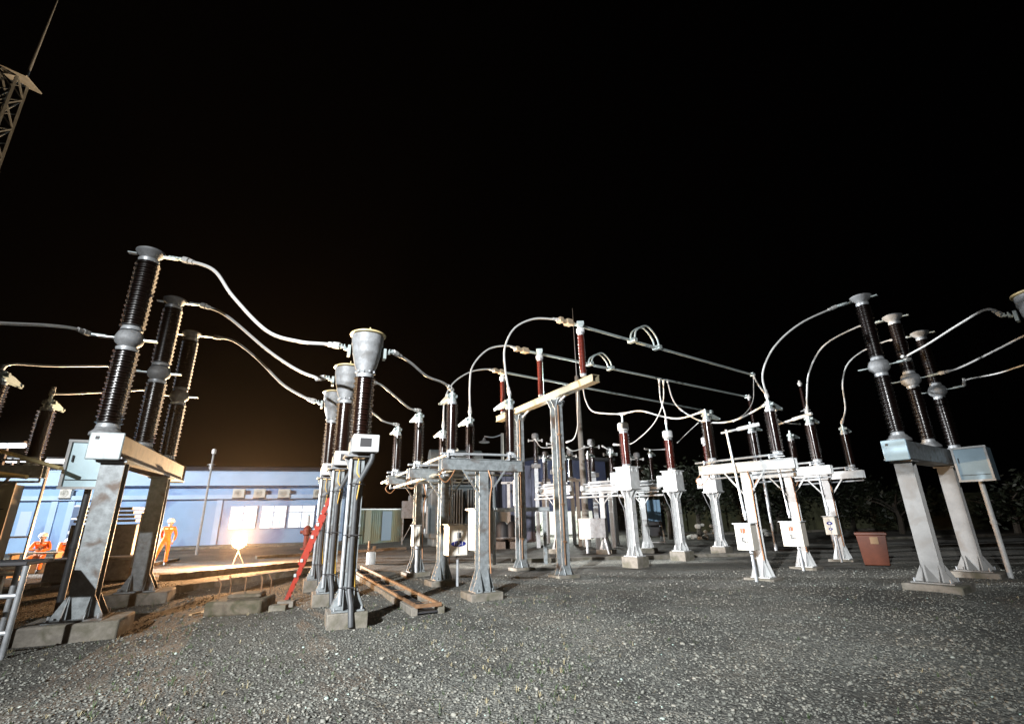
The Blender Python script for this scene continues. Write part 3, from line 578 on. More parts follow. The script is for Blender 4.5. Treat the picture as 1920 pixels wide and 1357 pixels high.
# busbars
ends = [gz(1413, 703, 6.9), gz(1402, 744, 6.9), gz(1335, 772, 6.9)]
starts = [gz(1060, 603, 6.9), gz(978, 656, 6.9), gz(936, 696, 6.9)]
busn = ['highest and nearest of the three tubular busbars, with its loop above the trees', 'middle tubular busbar, three cables clamped at its centre', 'lowest tubular busbar, thin and fading into the dark']
loops = [(1195, 1228), (1115, 1140), None]
for i in range(3):
    a = starts[i]; e = ends[i]; t = thing('busbar', a, 0, busn[i], 'busbar', 'tubular busbars over the yard')
    q = MB(); d = (e - a).normalized()
    pts = [Vector((0, 0, 0)), e - a]
    lp = loops[i]
    if lp:
        def prm(px):
            best = min((abs((lambda v: CX + FPX * v.dot(_R) / v.dot(_F))(a.lerp(e, k / 400) - Vector((0, 0, CAMH))) - px), k / 400) for k in range(401)); return best[1]
        s0, s1 = prm(lp[0]), prm(lp[1]); p0 = (e - a) * s0; p1 = (e - a) * s1
        q.tube([(0, 0, 0), p0], .042, 10); q.tube([p1, e - a], .042, 10); q.build('tube', alu, t)
        sd = Vector((-d.y, d.x, 0)); L = (p1 - p0).length
        q = MB()
        for off in (-.09, .09):
            for rr in (1.0,):
                q.tube(spline([p0 + sd * off - d * .25, p0 + sd * off + Vector((0, 0, L * .42)) - d * .1, (p0 + p1) / 2 + sd * off + Vector((0, 0, L * .72)), p1 + sd * off + Vector((0, 0, L * .40)) , p1 + sd * off + d * .12], 8), .028, 8)
        for p in (p0 - d * .25, p1 + d * .12): q.box(p, (.14, .3, .12), math.atan2(d.y, d.x))
        q.bar(p0 + Vector((0, 0, -.02)), p1 + Vector((0, 0, -.02)), .12, .05)
        q.build('expansion_loop', alu, t)
    else:
        q.tube([(0, 0, 0), e - a], .042, 10); q.build('tube', alu, t)
    q = MB(); q.tube([-d * .25, d * .3], .07, 10); q.box(d * .12, (.2, .2, .16), math.atan2(d.y, d.x)); q.box(-d * .2, (.12, .18, .14), math.atan2(d.y, d.x)); q.build('end_clamp', mat('bronze_clamp', (0.45, 0.36, 0.25), .45, .4, .2, 8), t)
    q = MB(); q.box(e - a - d * .08, (.16, .14, .14), math.atan2(d.y, d.x)); q.build('end_clamp', alu, t)
# supports of the far busbar ends
def bus_support(px, pyt, pyb, Y, label, base=True):
    T_ = at(px, pyt, Y); t = thing('bus_support', (T_.x, T_.y, 0), 0, label, 'insulator post', 'slim insulator posts behind the white disconnectors')
    q = MB(); q.tube([(0, 0, -.03), (0, 0, T_.z - 1.4)], .07, 10); q.box((0, 0, T_.z - 1.4), (.3, .3, .03)); q.build('post', galvb, t)
    insulator('insulator', porc, t, 0, 0, T_.z - 1.38, T_.z - .15, .09, .065, 12, .06)
    q = MB(); q.lathe([(.08, 0), (.1, .02), (.1, .1), (.05, .15)], (0, 0, T_.z - .15), 12); q.sphere((0, 0, T_.z + .02), .06); q.build('cap', whitep, t)
bus_support(1404, 742, 800, 22.2, 'slim dark insulator post left of the nearest white disconnector')
bus_support(1499, 716, 800, 22.0, 'tall slim insulator post rising between two white disconnectors')

# ------------------------------------------------------------------ conductors
def conductor(p0, p1, px, label, r=.026, grp='overhead conductors', clamp=True, depth=None):
    """p0, p1 world ends; px = pixels on the way, each set at the depth between the ends"""
    p0 = Vector(p0); p1 = Vector(p1); n = len(px) + 1; pts = [p0]
    d = [0]; 
    def pj(p): v = p - Vector((0, 0, CAMH)); return Vector((CX + FPX * v.dot(_R) / v.dot(_F), CY - FPX * v.dot(_U) / v.dot(_F)))
    P = [pj(p0)] + [Vector(q) for q in px] + [pj(p1)]
    cum = [0]
    for i in range(1, len(P)): cum.append(cum[-1] + (P[i] - P[i - 1]).length)
    for i, q in enumerate(px):
        s = cum[i + 1] / cum[-1]; s = s if depth is None else depth(s)
        k = 1 / ((1 - s) / p0.y + s / p1.y)
        pts.append(at(q[0], q[1], k))
    pts.append(p1); sp = spline(pts, 8)
    q = MB(); q.tube(sp, r, 8)
    if clamp:
        for a, b in ((sp[0], sp[2]), (sp[-1], sp[-3])):
            d_ = (b - a).normalized(); q.tube([a, a + d_ * .12], r * 2.0, 8); q.tube([a + d_ * .14, a + d_ * .22], r * 1.6, 8)
    o = q.build('conductor', cable, None, sp[0]); tag(o, label, 'conductor', grp); return o
def W(t, p): return (Matrix.Translation(t.location) @ Matrix.Rotation(t.rotation_euler.z, 4, 'Z')) @ Vector(p)
bpo = (0, 2.33, 4.66); cts = [c0] + [o for o in bpy.data.objects if o.name.startswith('current_transformer') and o is not c0]
cts = sorted([o for o in cts if o.location.x < 0], key=lambda o: o.location.y)
paths = [[(400, 506), (437, 556), (500, 620), (560, 640), (612, 645)], [(425, 592), (500, 655), (555, 692), (595, 708)], [(440, 640), (485, 675), (530, 720), (572, 745)]]
nm = ('nearest', 'middle', 'farthest')
for i in range(3):
    conductor(W(BL, (.55, bpo[i], 6.66)), W(cts[i], (-.5, 0, 4.72)), paths[i], ['long sagging conductor from the tallest pole of the grey-legged breaker to the nearest cone head', 'sagging conductor from the second pole of the grey-legged breaker to the middle cone head', 'sagging conductor from the third pole of the grey-legged breaker to the farthest cone head'][i], .033)
# left going conductors
conductor(W(BL, (-.6, 0, 4.885)), at(-60, 600, 6.2), [(140, 616), (90, 610), (0, 606)], 'conductor running off the left edge from the tallest breaker pole')
conductor(W(BL, (-.6, 2.33, 4.885)), W(F2, (.75, 0, 4.45)), [(203, 686), (100, 686), (30, 682), (8, 686)], 'conductor from the second breaker pole to the cut-off left disconnector')
conductor(W(BL, (-.6, 4.66, 4.885)), W(F1, (.75, 0, 4.45)), [(268, 731), (190, 735), (130, 738), (100, 738)], 'conductor from the third breaker pole bending down onto a left disconnector')
def pA(x_, y_, s, D, dz=4.45): return W(D, (s * .75, 0, dz))
conductor(W(c0, (.5, 0, 4.72)), W(D1, (-.75, 0, 4.42)), [(770, 680), (800, 705), (832, 718)], 'conductor sagging from the nearest cone head to the nearest grey disconnector')
conductor(W(cts[1], (.5, 0, 4.72)), W(D2, (-.75, 0, 4.42)), [(715, 722), (740, 742), (768, 765)], 'conductor from the middle cone head to the middle grey disconnector')
conductor(W(cts[2], (.5, 0, 4.72)), W(D3, (-.75, 0, 4.42)), [(700, 775), (720, 790)], 'conductor from the farthest cone head to the farthest grey disconnector')
conductor(W(D1, (.75, 0, 4.45)), starts[0] - BUSD * .2, [(947, 690), (947, 650), (965, 615), (1000, 598), (1035, 598)], 'tall arched conductor rising to the highest busbar')
conductor(W(D2, (.75, 0, 4.45)), starts[1] - BUSD * .2, [(881, 720), (887, 685), (915, 655), (950, 648)], 'arched conductor rising to the middle busbar')
conductor(W(D3, (.75, 0, 4.45)), starts[2] - BUSD * .2, [(834, 750), (850, 718), (880, 698), (910, 692)], 'arched conductor rising to the lowest busbar')
# right hand loops
conductor(W(BR, (-.55, 0, 6.66)), W(E1, (.875, 0, 4.45)), [(1500, 607), (1452, 650), (1430, 700)], 'arched conductor from the nearest pole of the beige-legged breaker to the nearest white disconnector', .024)
conductor(W(BR, (-.55, 2.22, 6.66)), W(E2, (.875, 0, 4.45)), [(1603, 615), (1545, 648), (1518, 695), (1513, 740)], 'arched conductor from the second pole of the beige-legged breaker to the middle white disconnector', .024)
conductor(W(BR, (-.55, 4.5, 6.66)), W(E3, (.85, 0, 4.45)), [(1660, 640), (1615, 660), (1588, 685), (1580, 720), (1585, 765)], 'arched conductor from the third pole of the beige-legged breaker to the farthest white disconnector', .024)
conductor(W(BR, (.6, 0, 4.885)), W(CR, (.5, 0, 4.72)), [(1700, 668), (1740, 645), (1800, 607), (1850, 580)], 'conductor rising from the nearest pole of the beige-legged breaker to the last cone head', .024)
conductor(W(BR, (.6, 2.22, 4.885)), at(1990, 600, 9.8), [(1800, 689), (1870, 655), (1920, 630)], 'conductor rising off the right edge from the second pole of the beige-legged breaker', .024)
conductor(W(BR, (.6, 4.5, 4.885)), at(1990, 660, 11.2), [(1812, 712), (1870, 700), (1920, 684)], 'lowest conductor running off the right edge', .022)
# droppers
def along(i, px):
    a, e = starts[i], ends[i]
    k = min(range(801), key=lambda k: abs((lambda v: CX + FPX * v.dot(_R) / v.dot(_F))(a.lerp(e, k / 800) - Vector((0, 0, CAMH))) - px)); return a.lerp(e, k / 800)
V1 = [o for o in bpy.data.objects if o.name.startswith('voltage_transformer')]; V1.sort(key=lambda o: o.location.y)
vt = [Vector((o.location.x, o.location.y, 5.0)) for o in V1]
conductor(along(1, 1236), vt[1], [(1238, 745), (1247, 775)], 'short dropper from the middle busbar down to the middle voltage transformer')
conductor(along(1, 1244), at(1150, 833, 22), [(1243, 755), (1225, 795), (1190, 828), (1170, 833)], 'dropper curving left from the middle busbar to the back row')
conductor(along(1, 1251), W(E1, (.875, 0, 4.30)), [(1265, 755), (1300, 783), (1335, 792), (1380, 787)], 'dropper curving right from the middle busbar to the nearest white disconnector')
conductor(along(2, 1093), vt[0], [(1098, 750), (1110, 770), (1135, 775)], 'dropper from the lowest busbar to the nearest voltage transformer')
conductor(vt[0], W(E1, (-.875, 0, 4.4)), [(1200, 770), (1240, 780), (1275, 784)], 'slack cable between the nearest voltage transformer and a white disconnector')
conductor(along(2, 1083), at(1062, 829, 22.5), [(1083, 770), (1083, 800), (1076, 822)], 'dropper hanging straight from the lowest busbar')
conductor(ends[0], W(E1, (.875, 0, 4.5)), [(1420, 718)], 'short twin dropper at the far end of the highest busbar')
conductor(ends[0], at(1375, 790, 17), [(1413, 725), (1412, 750), (1400, 772)], 'thin dropper from the end of the highest busbar curving left', .014)
conductor(at(1310, 792, 24), at(1270, 830, 26), [(1290, 810)], 'thin cable in the dark right of the middle voltage transformer', .016)
conductor(W(E1, (.875, .5, 4.2)), at(1500, 795, 15.5), [(1452, 780), (1470, 792)], 'thin cable from the nearest white disconnector blade', .014)
for i, (a, b, mid) in enumerate((((1003, 822, 24), (1036, 838, 24), [(1015, 838)]), ((1062, 838, 23), (1098, 838, 23), [(1075, 845)]), ((1128, 835, 23), (1150, 845, 23), [(1140, 842)]), ((1150, 834, 23.5), (1172, 836, 23.5), []), ((1208, 841, 23.5), (1250, 842, 23.5), [(1225, 843)]))):
    conductor(at(*a), at(*b), mid, ['jumper left of the gantry column in the back row', 'jumper right of the gantry column in the back row', 'jumper beside the grey-capped unit in the back row', 'jumper reaching the nearest voltage transformer in the back row', 'jumper between the two nearer voltage transformers in the back row'][i], .022, 'short jumpers of the back row')

# ------------------------------------------------------------------ back row apparatus
def capped(px, pyt, Y, label, first=None):
    T_ = at(px, pyt, Y)
    t = thing('breaker_column', (T_.x, T_.y, 0), 0, label, 'breaker column', 'grey-capped breaker columns at the back')
    h = T_.z
    q = MB(); q.lathe([(.16, 0), (.2, .03), (.2, .22), (.17, .3), (.1, .33)], (0, 0, h - .33), 14); q.build('cap', headg, t)
    for s in (-1, 1):
        q = MB(); cyl(q, (0, 0, h - .42), (s * .35, 0, h - .42), .04, 8); q.box((s * .38, 0, h - .42), (.06, .16, .16)); q.build('terminal', whitep, t)
    insulator('insulator', porc, t, 0, 0, h - 1.75, h - .33, .15, .1, 10, .1)
    q = MB(); q.box((0, 0, h - 1.85), (.5, .5, .2)); q.build('base_box', headg, t)
    q = MB(); h_post(q, 0, 0, -.02, h - 1.95, .2, .2, .02); q.build('post', galvb, t)
capped(1038, 817, 25, 'grey-capped column just left of the near gantry column')
capped(1108, 823, 25, 'grey-capped column beside the concrete lightning pole')
capped(1003, 812, 27, 'grey-capped column between the two gantry columns')
capped(1143, 838, 28, 'grey-capped column seen just left of the nearest voltage transformer')
capped(1068, 842, 30, 'far grey-capped column between the near gantry column and the concrete pole')
capped(1193, 848, 30, 'far grey-capped column between the two nearer voltage transformers')
capped(1022, 846, 31, 'far grey-capped column showing left of the near gantry column')
for i_, (o_, lb_) in enumerate(zip(BD, ('white tubes stacked on the leftmost back-row disconnector', 'white tubes stacked on the middle back-row disconnector', 'white tubes stacked on the rightmost back-row disconnector'))):
    for k in range(5):
        z_ = 2.35 + .16 * k; y_ = -.3 + .12 * (k % 3); q = MB(); q.tube([(-1.0 + .12 * k, y_, z_), (1.0 - .1 * ((k * 2) % 5), y_, z_ + .03)], .04, 8); q.build('coupling_tube', whitep, o_)
    for sx in (-.85, .8):
        q = MB(); q.lathe([(.05, 0), (.11, .03), (.11, .2), (.05, .25)], (sx, -.2, 2.62), 10); q.build('tube_joint', whitep, o_)
for px, Y, pyt, lb in ((1022, 29, 905, 'slim galvanised post by the rear wall lamp'), (1088, 28, 900, 'slim galvanised post beside the concrete pole'), (1150, 26, 905, 'slim galvanised post behind the nearest voltage transformer'), (955, 30, 905, 'slim galvanised post before the fire wall')):
    g_ = at(px, 1010, Y); z_ = at(px, pyt, Y).z; t = thing('steel_post', (g_.x, g_.y, 0), 0, lb, 'post', 'slim posts at the back of the yard'); q = MB(); h_post(q, 0, 0, -.03, z_, .18, .18, .02); q.box((0, 0, z_), (.9, .2, .12)); q.build('post', whitep, t)
# cable sealing end next to the gantry
T_ = at(975, 1040, 17.6); t = thing('cable_termination', (T_.x, T_.y, 0), 0, 'white-based cable termination with red-brown insulator beside the gantry column', 'cable termination')
zt = at(975, 815, 17.6).z; zi = at(975, 898, 17.6).z; zw = at(975, 948, 17.6).z
q = MB(); q.lathe([(.1, 0), (.14, .03), (.14, .2), (.06, .26)], (0, 0, zt - .26), 14); q.build('cap', whitep, t)
insulator('insulator', porcr, t, 0, 0, zi, zt - .26, .13, .09, 16, .05)
q = MB(); q.lathe([(.17, 0), (.2, .03), (.19, zi - zw - .05), (.12, zi - zw)], (0, 0, zw), 16); q.build('base', whitep, t)
q = MB(); q.tube(spline([(-.05, 0, zw), (.05, 0, zw - .3), (.08, 0, 1.2), (.08, 0, 0)]), .045, 8); q.tube(spline([(.08, .05, zw), (.14, .05, zw - .3), (.17, .05, 1.2), (.17, .05, 0)]), .045, 8); q.build('cable_sheath', whitep, t)
q = MB(); q.box((0, .3, zw - .12), (2.2, .12, .14)); 
for s in (-.9, .9): q.box((s, .3, (zw - .2) / 2), (.12, .12, zw - .2))
q.build('support_frame', galv, t)

# ------------------------------------------------------------------ blue control building
BL0 = Vector((-33.5, 31.5, 0)); BL1 = Vector((-13.2, 37.3, 0)); bd = (BL1 - BL0).normalized(); bL = (BL1 - BL0).length; bn = Vector((bd.y, -bd.x, 0))   # bn faces the yard
ba = math.atan2(bd.y, bd.x)
BT = thing('control_building', BL0, ba, 'long low blue control building with lit windows behind the workers', 'building')
Hh = 5.0   # local x along facade, local -y faces the yard
q = MB(); q.box((bL / 2, 4.0, 1.85), (bL, 8, 3.8)); q.build('wall', bluew, BT)
q = MB(); q.box((bL / 2, 3.9, 3.3), (bL + .1, 8.5, .28)); q.box((bL / 2, 3.9, 4.52), (bL + .4, 8.9, .9)); q.build('cornice', bluel, BT)
q = MB(); q.box((bL / 2, 4.1, 3.76), (bL, 7.9, .64)); q.build('upper_wall', bluew, BT)
q = MB(); q.box((bL / 2, 3.9, 5.02), (bL + .5, 9.0, .08)); q.build('coping', bluel, BT); q = MB(); q.prism([(-4.4, 0), (4.4, 0), (0, .75)], (bL / 2, 3.9, 5.07), (0, 1, 0), (0, 0, 1), bL - 1); q.build('roof', roofm, BT)
q = MB(); q.tube([(11.6, 1.5, 5.2), (11.6, 1.5, 5.7)], .16, 10); q.lathe([(.3, 0), (.3, .05), (.05, .15)], (11.6, 1.5, 5.68), 12); q.build('roof_vent', galvb, BT)
def ux(px, Y=None):     # facade x of a photo column
    d = ray(px, 960); o = Vector((0, 0, CAMH)); t_ = (BL0 - o).dot(bn) / Vector((d.x, d.y, 0)).dot(bn); p = o + d * t_
    return (p - BL0).dot(bd)
def uz(px, py):
    d = ray(px, py); o = Vector((0, 0, CAMH)); t_ = (BL0 - o).dot(bn) / Vector((d.x, d.y, 0)).dot(bn); return (o + d * t_).z
wins = [(432, 482), (490, 537), (542, 590), (596, 640)]
zt_ = uz(500, 948); zs_ = uz(500, 990); 
for a, b in wins:
    x0, x1 = ux(a), ux(b)
    q = MB(); xm = x0 + (x1 - x0) * .5; zm = zt_ - (zt_ - zs_) * .30
    for zz in (zs_, zm, zt_): q.box(((x0 + x1) / 2, -.04, zz), (x1 - x0 + .08, .10, .06))
    for xx in (x0, xm, x1): q.box((xx, -.04, (zs_ + zt_) / 2), (.06, .09, zt_ - zs_ - .06))
    q.box(((x0 + xm) / 2 + .3, -.035, (zs_ + zm) / 2), (.04, .07, zm - zs_ - .06)); wf = q.build('window', winf, BT)
    q = MB(); q.box(((x0 + x1) / 2, -.012, (zs_ + zt_) / 2), (x1 - x0, .02, zt_ - zs_)); q.build('pane', winl, wf)
    q = MB(); q.box((x0 + (x1 - x0) * .78, -.03, zs_ + .5), ((x1 - x0) * .12, .01, .85)); q.build('curtain', mat('pale_curtain', (.5, .65, .7), .8, emit=((.6, .8, .85), .55)), wf)
for a in (446, 485, 531, 597, 122):
    x0 = ux(a - 12); x1 = ux(a + 10); zc = uz(a, 925)
    q = MB(); q.box(((x0 + x1) / 2, -.32, zc), (x1 - x0, .32, .60)); ac = q.build('air_conditioner', acw, BT, bevel=.02)
    q = MB(); q.lathe([(.23, 0), (.23, .02)], (0, 0, 0), 20, Matrix.Translation((x0 + (x1 - x0) * .42, -.485, zc)) @ Matrix.Rotation(R(90), 4, 'X')); q.build('fan_grille', dark, ac)
    q = MB(); 
    for k in range(3): q.lathe([(.055 + .075 * k, 0), (.055 + .075 * k, .012), (.075 + .075 * k, .012), (.075 + .075 * k, 0)], (0, 0, 0), 20, Matrix.Translation((x0 + (x1 - x0) * .42, -.508, zc)) @ Matrix.Rotation(R(90), 4, 'X'))
    q.build('fan_ring', acw, ac)
    q = MB(); q.box(((x0 + x1) / 2, -.25, zc - .33), (x1 - x0, .5, .05)); q.build('bracket', dark, ac)
# left part: pilasters, pale posters, door
for a in (100, 132, 215, 410, 640):
    q = MB(); q.box((ux(a), -.06, 1.6), (.35, .13, 3.1)); q.build('pilaster', bluel, BT)
q = MB(); q.box(((ux(40) + ux(62)) / 2, -.02, 1.7), (ux(62) - ux(40), .05, 1.6)); q.build('notice_board', mat('pale_board', (.45, .55, .75), .7), BT)
x0, x1 = ux(135), ux(165)
q = MB(); q.box(((x0 + x1) / 2, -.04, 1.45), (x1 - x0 + .1, .1, 2.8)); dr = q.build('door', white, BT); 
for k in (.27, .73):
    for zz in (.7, 1.6, 2.4): q = MB(); q.box((x0 + (x1 - x0) * k, -.095, zz), ((x1 - x0) * .38, .02, .7)); q.build('pane', wing, dr)
q = MB(); q.lathe([(.16, 0), (.22, .1), (.2, .5), (.1, .6)], (ux(400), -.8, uz(400, 915)), 12); q.build('roof_spout', bluel, BT) if False else None
# low verge wall in front of building right part, and plinth path
q = MB(); q.box((bL * .62, -1.4, .04), (bL * .9, 2.6, .14)); o = q.build('footpath', conc); o.location = BL0; o.rotation_euler = (0, 0, ba); struct(o)

# annex behind the ladder: pale sheets wall
p0 = gz(648, 1012); p0 = at(648, 1012, 34); p1 = at(751, 1008, 38)
def wall_obj(name, m, a, b, h, label, cat, th=.15, z0=-.05, corr=0, stripes=None):
    a = Vector((a.x, a.y, 0)); b = Vector((b.x, b.y, 0)); d = (b - a); L = d.length; t = thing(name, a, math.atan2(d.y, d.x), label, cat)
    q = MB()
    if corr:
        n = int(L / corr); poly = []
        for k in range(n + 1): poly.append((k * L / n, .035 if k % 2 else -.035))
        poly += [(x, y + .02) for x, y in reversed(poly)]
        q.prism(poly, (0, 0, (h + z0) / 2), (1, 0, 0), (0, 1, 0), h - z0)
    else: q.box((L / 2, 0, (h + z0) / 2), (L, th, h - z0))
    q.build('panel', m, t); return t, L
ht = at(700, 955, 36).z
t, L = wall_obj('sheet_fence', sheetm, p0, p1, ht, 'pale green sheet fence between the current transformers and the transformer', 'fence', corr=.09)
q = MB(); q.box((L / 2, -.09, ht + .02), (L + .2, .1, .08)); 
for k in (0.02, .5, .98): q.box((L * k, .12, ht / 2), (.1, .1, ht + .1))
q.build('frame', galvb, t)
q = MB(); q.box((L * .35, -.06, ht / 2), (.5, .01, ht - .1)); q.build('patch_panel', mat('cream_sheet', (.5, .5, .38), .7), t)
q = MB(); q.box((L * .7, -.065, ht * .5), (.9, .01, ht * .9)); q.build('patch_panel', mat('bluish_sheet', (.36, .48, .62), .7), t)
# marshalling kiosk on a pole beside it
T_ = at(765, 1005, 33); t = thing('pole_kiosk', (T_.x, T_.y, 0), 0, 'small grey kiosk on legs at the right end of the sheet fence', 'kiosk')
zk = at(765, 955, 33).z; q = MB(); q.box((0, 0, zk), (.9, .5, 1.1)); q.lathe([(.2, 0), (.2, .3), (.1, .4)], (.1, 0, zk + .55), 10); q.build('cabinet', headg, t)
q = MB(); 
for s in (-.38, .38): q.box((s, 0, zk / 2 - .3), (.08, .08, zk - .5)); 
q.bar((-.38, 0, .2), (.38, 0, zk - .6), .05, .05); q.build('leg', galv, t)

# ------------------------------------------------------------------ power transformer and fire wall
Y_ = 31; t = thing('power_transformer', at(855, 1012, Y_) * 1, 0, 'big grey power transformer with radiators behind the grey disconnectors', 'transformer'); t.location.z = 0; t.rotation_euler = (0, 0, R(20))
q = MB(); q.box((0, 0, 1.9), (3.6, 2.2, 2.9)); q.box((0, 0, 3.42), (3.8, 2.4, .16)); q.box((0, 0, .25), (3.2, 1.8, .5)); q.build('tank', tgrey, t, bevel=.05)
q = MB(); T2 = Matrix.Translation((-1.9, -.2, 5.1)) @ Matrix.Rotation(R(90), 4, 'Y'); q.lathe([(.2, 0), (.62, .06), (.62, 3.4), (.2, 3.46)], (0, 0, 0), 24, T2); q.box((-1, -.2, 4.3), (.15, .5, 1.5)); q.box((1, -.2, 4.3), (.15, .5, 1.5)); q.build('conservator', tgrey, t)
for g_ in range(2):
    q = MB()
    for k in range(9): q.box((-1.45 + .55 * 3 * g_ + .16 * k, -1.75, 1.95), (.05, .85, 2.5))
    for zz in (.85, 3.05): q.tube([(-1.5 + 1.65 * g_, -1.4, zz), (-.1 + 1.65 * g_, -1.4, zz)], .09, 8)
    q.build('radiator', tgrey, t)
q = MB()
for k in range(3): pass
for k in range(3):
    insulator('bushing', porc, t, -.9 + .9 * k, .5, 3.5, 5.0, .16, .1, 12, .08)
q.tube(spline([(1.6, -.9, 4.9), (2.0, -1.1, 4.4), (2.0, -1.2, 3.2), (2.1, -1.2, 1.4)]), .16, 10); q.tube(spline([(1.2, -1.3, 4.6), (1.5, -1.4, 3.8), (1.55, -1.5, 2.6), (1.5, -1.5, 1.2)]), .12, 10); q.build('oil_pipe', mat('light_grey_pipe', (.30, .34, .36), .5, 0, .2, 4), t)
for x_, y_, z_, w_ in ((-2.4, -1.2, 1.5, .7), (2.5, -1.5, 1.4, .6)):
    q = MB(); q.box((x_, y_, z_), (w_, w_ * .85, w_ * 2.15)); q.build('control_cabinet', mat('pale_grey_cabinet', (.36, .39, .40), .5, 0, .2, 3), t)
a = at(918, 1010, 33); b = at(1004, 1010, 33.5); 
t, L = wall_obj('fire_wall', wallg, a, b, at(960, 872, 33).z, 'tall lavender-grey fire wall behind the nearest grey disconnector', 'wall', th=.3)
q = MB(); hh = at(960, 872, 33).z
for k in range(7): q.box((L * (k + .5) / 7, -.17, hh / 2), (.05, .04, hh - .1))
q.build('joint_strip', mat('joint_grey', (.1, .1, .14), .8), t)
# valve stands and coolers in front of the wall
for i, (px, lb) in enumerate(((942, 'dark pair of valves left at the foot of the fire wall'), (962, 'dark pump unit right at the foot of the fire wall'))):
    T_ = at(px, 1022, 27); t = thing('pump_unit', (T_.x, T_.y, 0), 0, lb, 'pump', 'pump units by the fire wall')
    q = MB(); q.lathe([(.3, 0), (.32, .1), (.32, .8), (.2, .95), (.1, 1.0)], (0, 0, .35), 14); q.build('motor', dark, t); q = MB(); q.box((0, 0, .15), (.8, .7, .36)); q.tube([(-.5, -.3, .5), (.5, -.3, .5)], .06, 8); q.build('base', galvb, t)
# street lamp
T_ = at(944, 1010, 38); zt2 = at(944, 812, 38).z; t = thing('street_lamp', (T_.x, T_.y, 0), 0, 'unlit street lamp with curved arm left of the gantry', 'street lamp')
q = MB(); q.tube([(0, 0, 0), (0, 0, zt2)], [.16, .12], 10); q.build('pole', polec, t)
e = at(908, 826, 38) - Vector((T_.x, T_.y, 0)); q = MB(); q.tube(spline([(0, 0, zt2 - .1), (e.x * .5, 0, zt2 - .3), (e.x, 0, e.z + .35)]), .05, 8); q.build('arm', galvb, t)
q = MB(); q.lathe([(.45, 0), (.42, .06), (.15, .18), (.08, .4)], (e.x, 0, e.z - .15), 14); q.build('lamp_shade', headg, t)

# ------------------------------------------------------------------ rear building with small lamp, white wall, palm, sheet
a = at(985, 1000, 48); b = at(1108, 1000, 52); hh = at(1040, 868, 50).z
t, L = wall_obj('rear_building', navy, a, b, hh, 'dark navy building behind the gantry with one small lamp', 'building', th=6)
q = MB(); q.box((L / 2, -.5, hh + .1), (L + .6, 7.5, .2)); q.build('roof', dark, t)
lp = at(1023, 943, 46.2); tt = thing('wall_lamp', lp, 0, 'small glowing white lamp on the navy rear building', 'lamp')
q = MB(); q.sphere((0, 0, 0), .17); q.build('bulb', mat('lamp_glow', (1, 1, 1), emit=((.9, .95, 1), 14)), tt); q = MB(); q.box((0, .3, .05), (.1, .6, .08)); q.build('bracket', dark, tt)
l_ = lamp('POINT', 'rear_lamp_light', lp + Vector((0, -.35, 0)), 1500, (.75, .85, 1), .1)
a = at(990, 1003, 44); b = at(1112, 998, 46); hh = at(1075, 958, 45).z
t, L = wall_obj('garden_wall', whitew, a, b, hh, 'low white wall with a post lit by the rear lamp', 'wall', th=.2)
q = MB(); q.box((L * .78, -.05, hh / 2 + .1), (.3, .3, hh + .5)); q.build('pillar', whitew, t)
lamp('POINT', 'rear_fill_light', at(1060, 930, 38) , 4500, (.95, 1, .95), .2)  # added point light without a fixture, lifts the dark centre background
# leafy plants
def leaves(mb, c, rad, n, s, sq=1.0, cl=8):
    cs = [(Vector((rnd.gauss(0, .45), rnd.gauss(0, .45), rnd.gauss(0, .4) * sq))) for _ in range(cl)]
    for k in range(n):
        b = cs[rnd.randrange(cl)]; p = Vector(c) + Vector(((b.x + rnd.gauss(0, .17)) * rad, (b.y + rnd.gauss(0, .17)) * rad, (b.z + rnd.gauss(0, .15)) * rad))
        u = Vector((rnd.gauss(0, 1), rnd.gauss(0, 1), rnd.gauss(0, .6))).normalized(); v = u.cross(Vector((rnd.gauss(0, 1), rnd.gauss(0, 1), rnd.gauss(0, 1)))).normalized()
        s_ = s * rnd.uniform(.6, 1.4); mb.add([p - u * s_, p + v * s_ * .4, p + u * s_, p - v * s_ * .4], [(0, 1, 2, 3)])
def tree(px, py, Y, pyt, rad, label, n=2600, s=.16, m=None, grp='dark trees behind the right equipment'):
    g_ = at(px, py, Y); h = at(px, pyt, Y).z; t = thing('tree', (g_.x, g_.y, 0), 0, label, 'tree', grp)
    q = MB(); pts = [(0, 0, -.1), (.1, 0, h * .3), (-.05, .1, h * .6)]; q.tube(pts, [.2, .15, .08], 8)
    for k in range(6):
        a_ = k * 1.05; q.tube([(0, 0, h * (.3 + .05 * k)), (math.cos(a_) * rad * .4, math.sin(a_) * rad * .4, h * (.5 + .05 * k)), (math.cos(a_) * rad * .8, math.sin(a_) * rad * .8, h * (.6 + .05 * k))], [.07, .05, .02], 6)
    q.build('trunk', bark, t); q = MB(); leaves(q, (0, 0, h * .62), rad, n, s, max(.5, h * .36 / rad), 16); q.build('crown', m or leafd, t)
tree(1255, 992, 33, 885, 2.3, 'dark leafy tree between the two nearer voltage transformers')
tree(1310, 992, 36, 870, 2.8, 'dark leafy tree between the middle and farthest voltage transformers')
tree(1395, 992, 34, 870, 2.2, 'thin-trunked tree just right of the farthest voltage transformer', 1500)
tree(1205, 992, 36, 900, 2.0, 'dark bush-like tree behind the blue sheet', 1600)
tree(1460, 990, 38, 895, 2.6, 'dark tree behind the middle white disconnector')
tree(1600, 990, 40, 890, 3.0, 'dark tree left of the red bin', 2200)
tree(1690, 992, 34, 905, 2.2, 'low olive tree behind the near leg of the right breaker', 1800)
tree(1905, 985, 30, 905, 2.4, 'olive tree at the right picture edge', 2000)
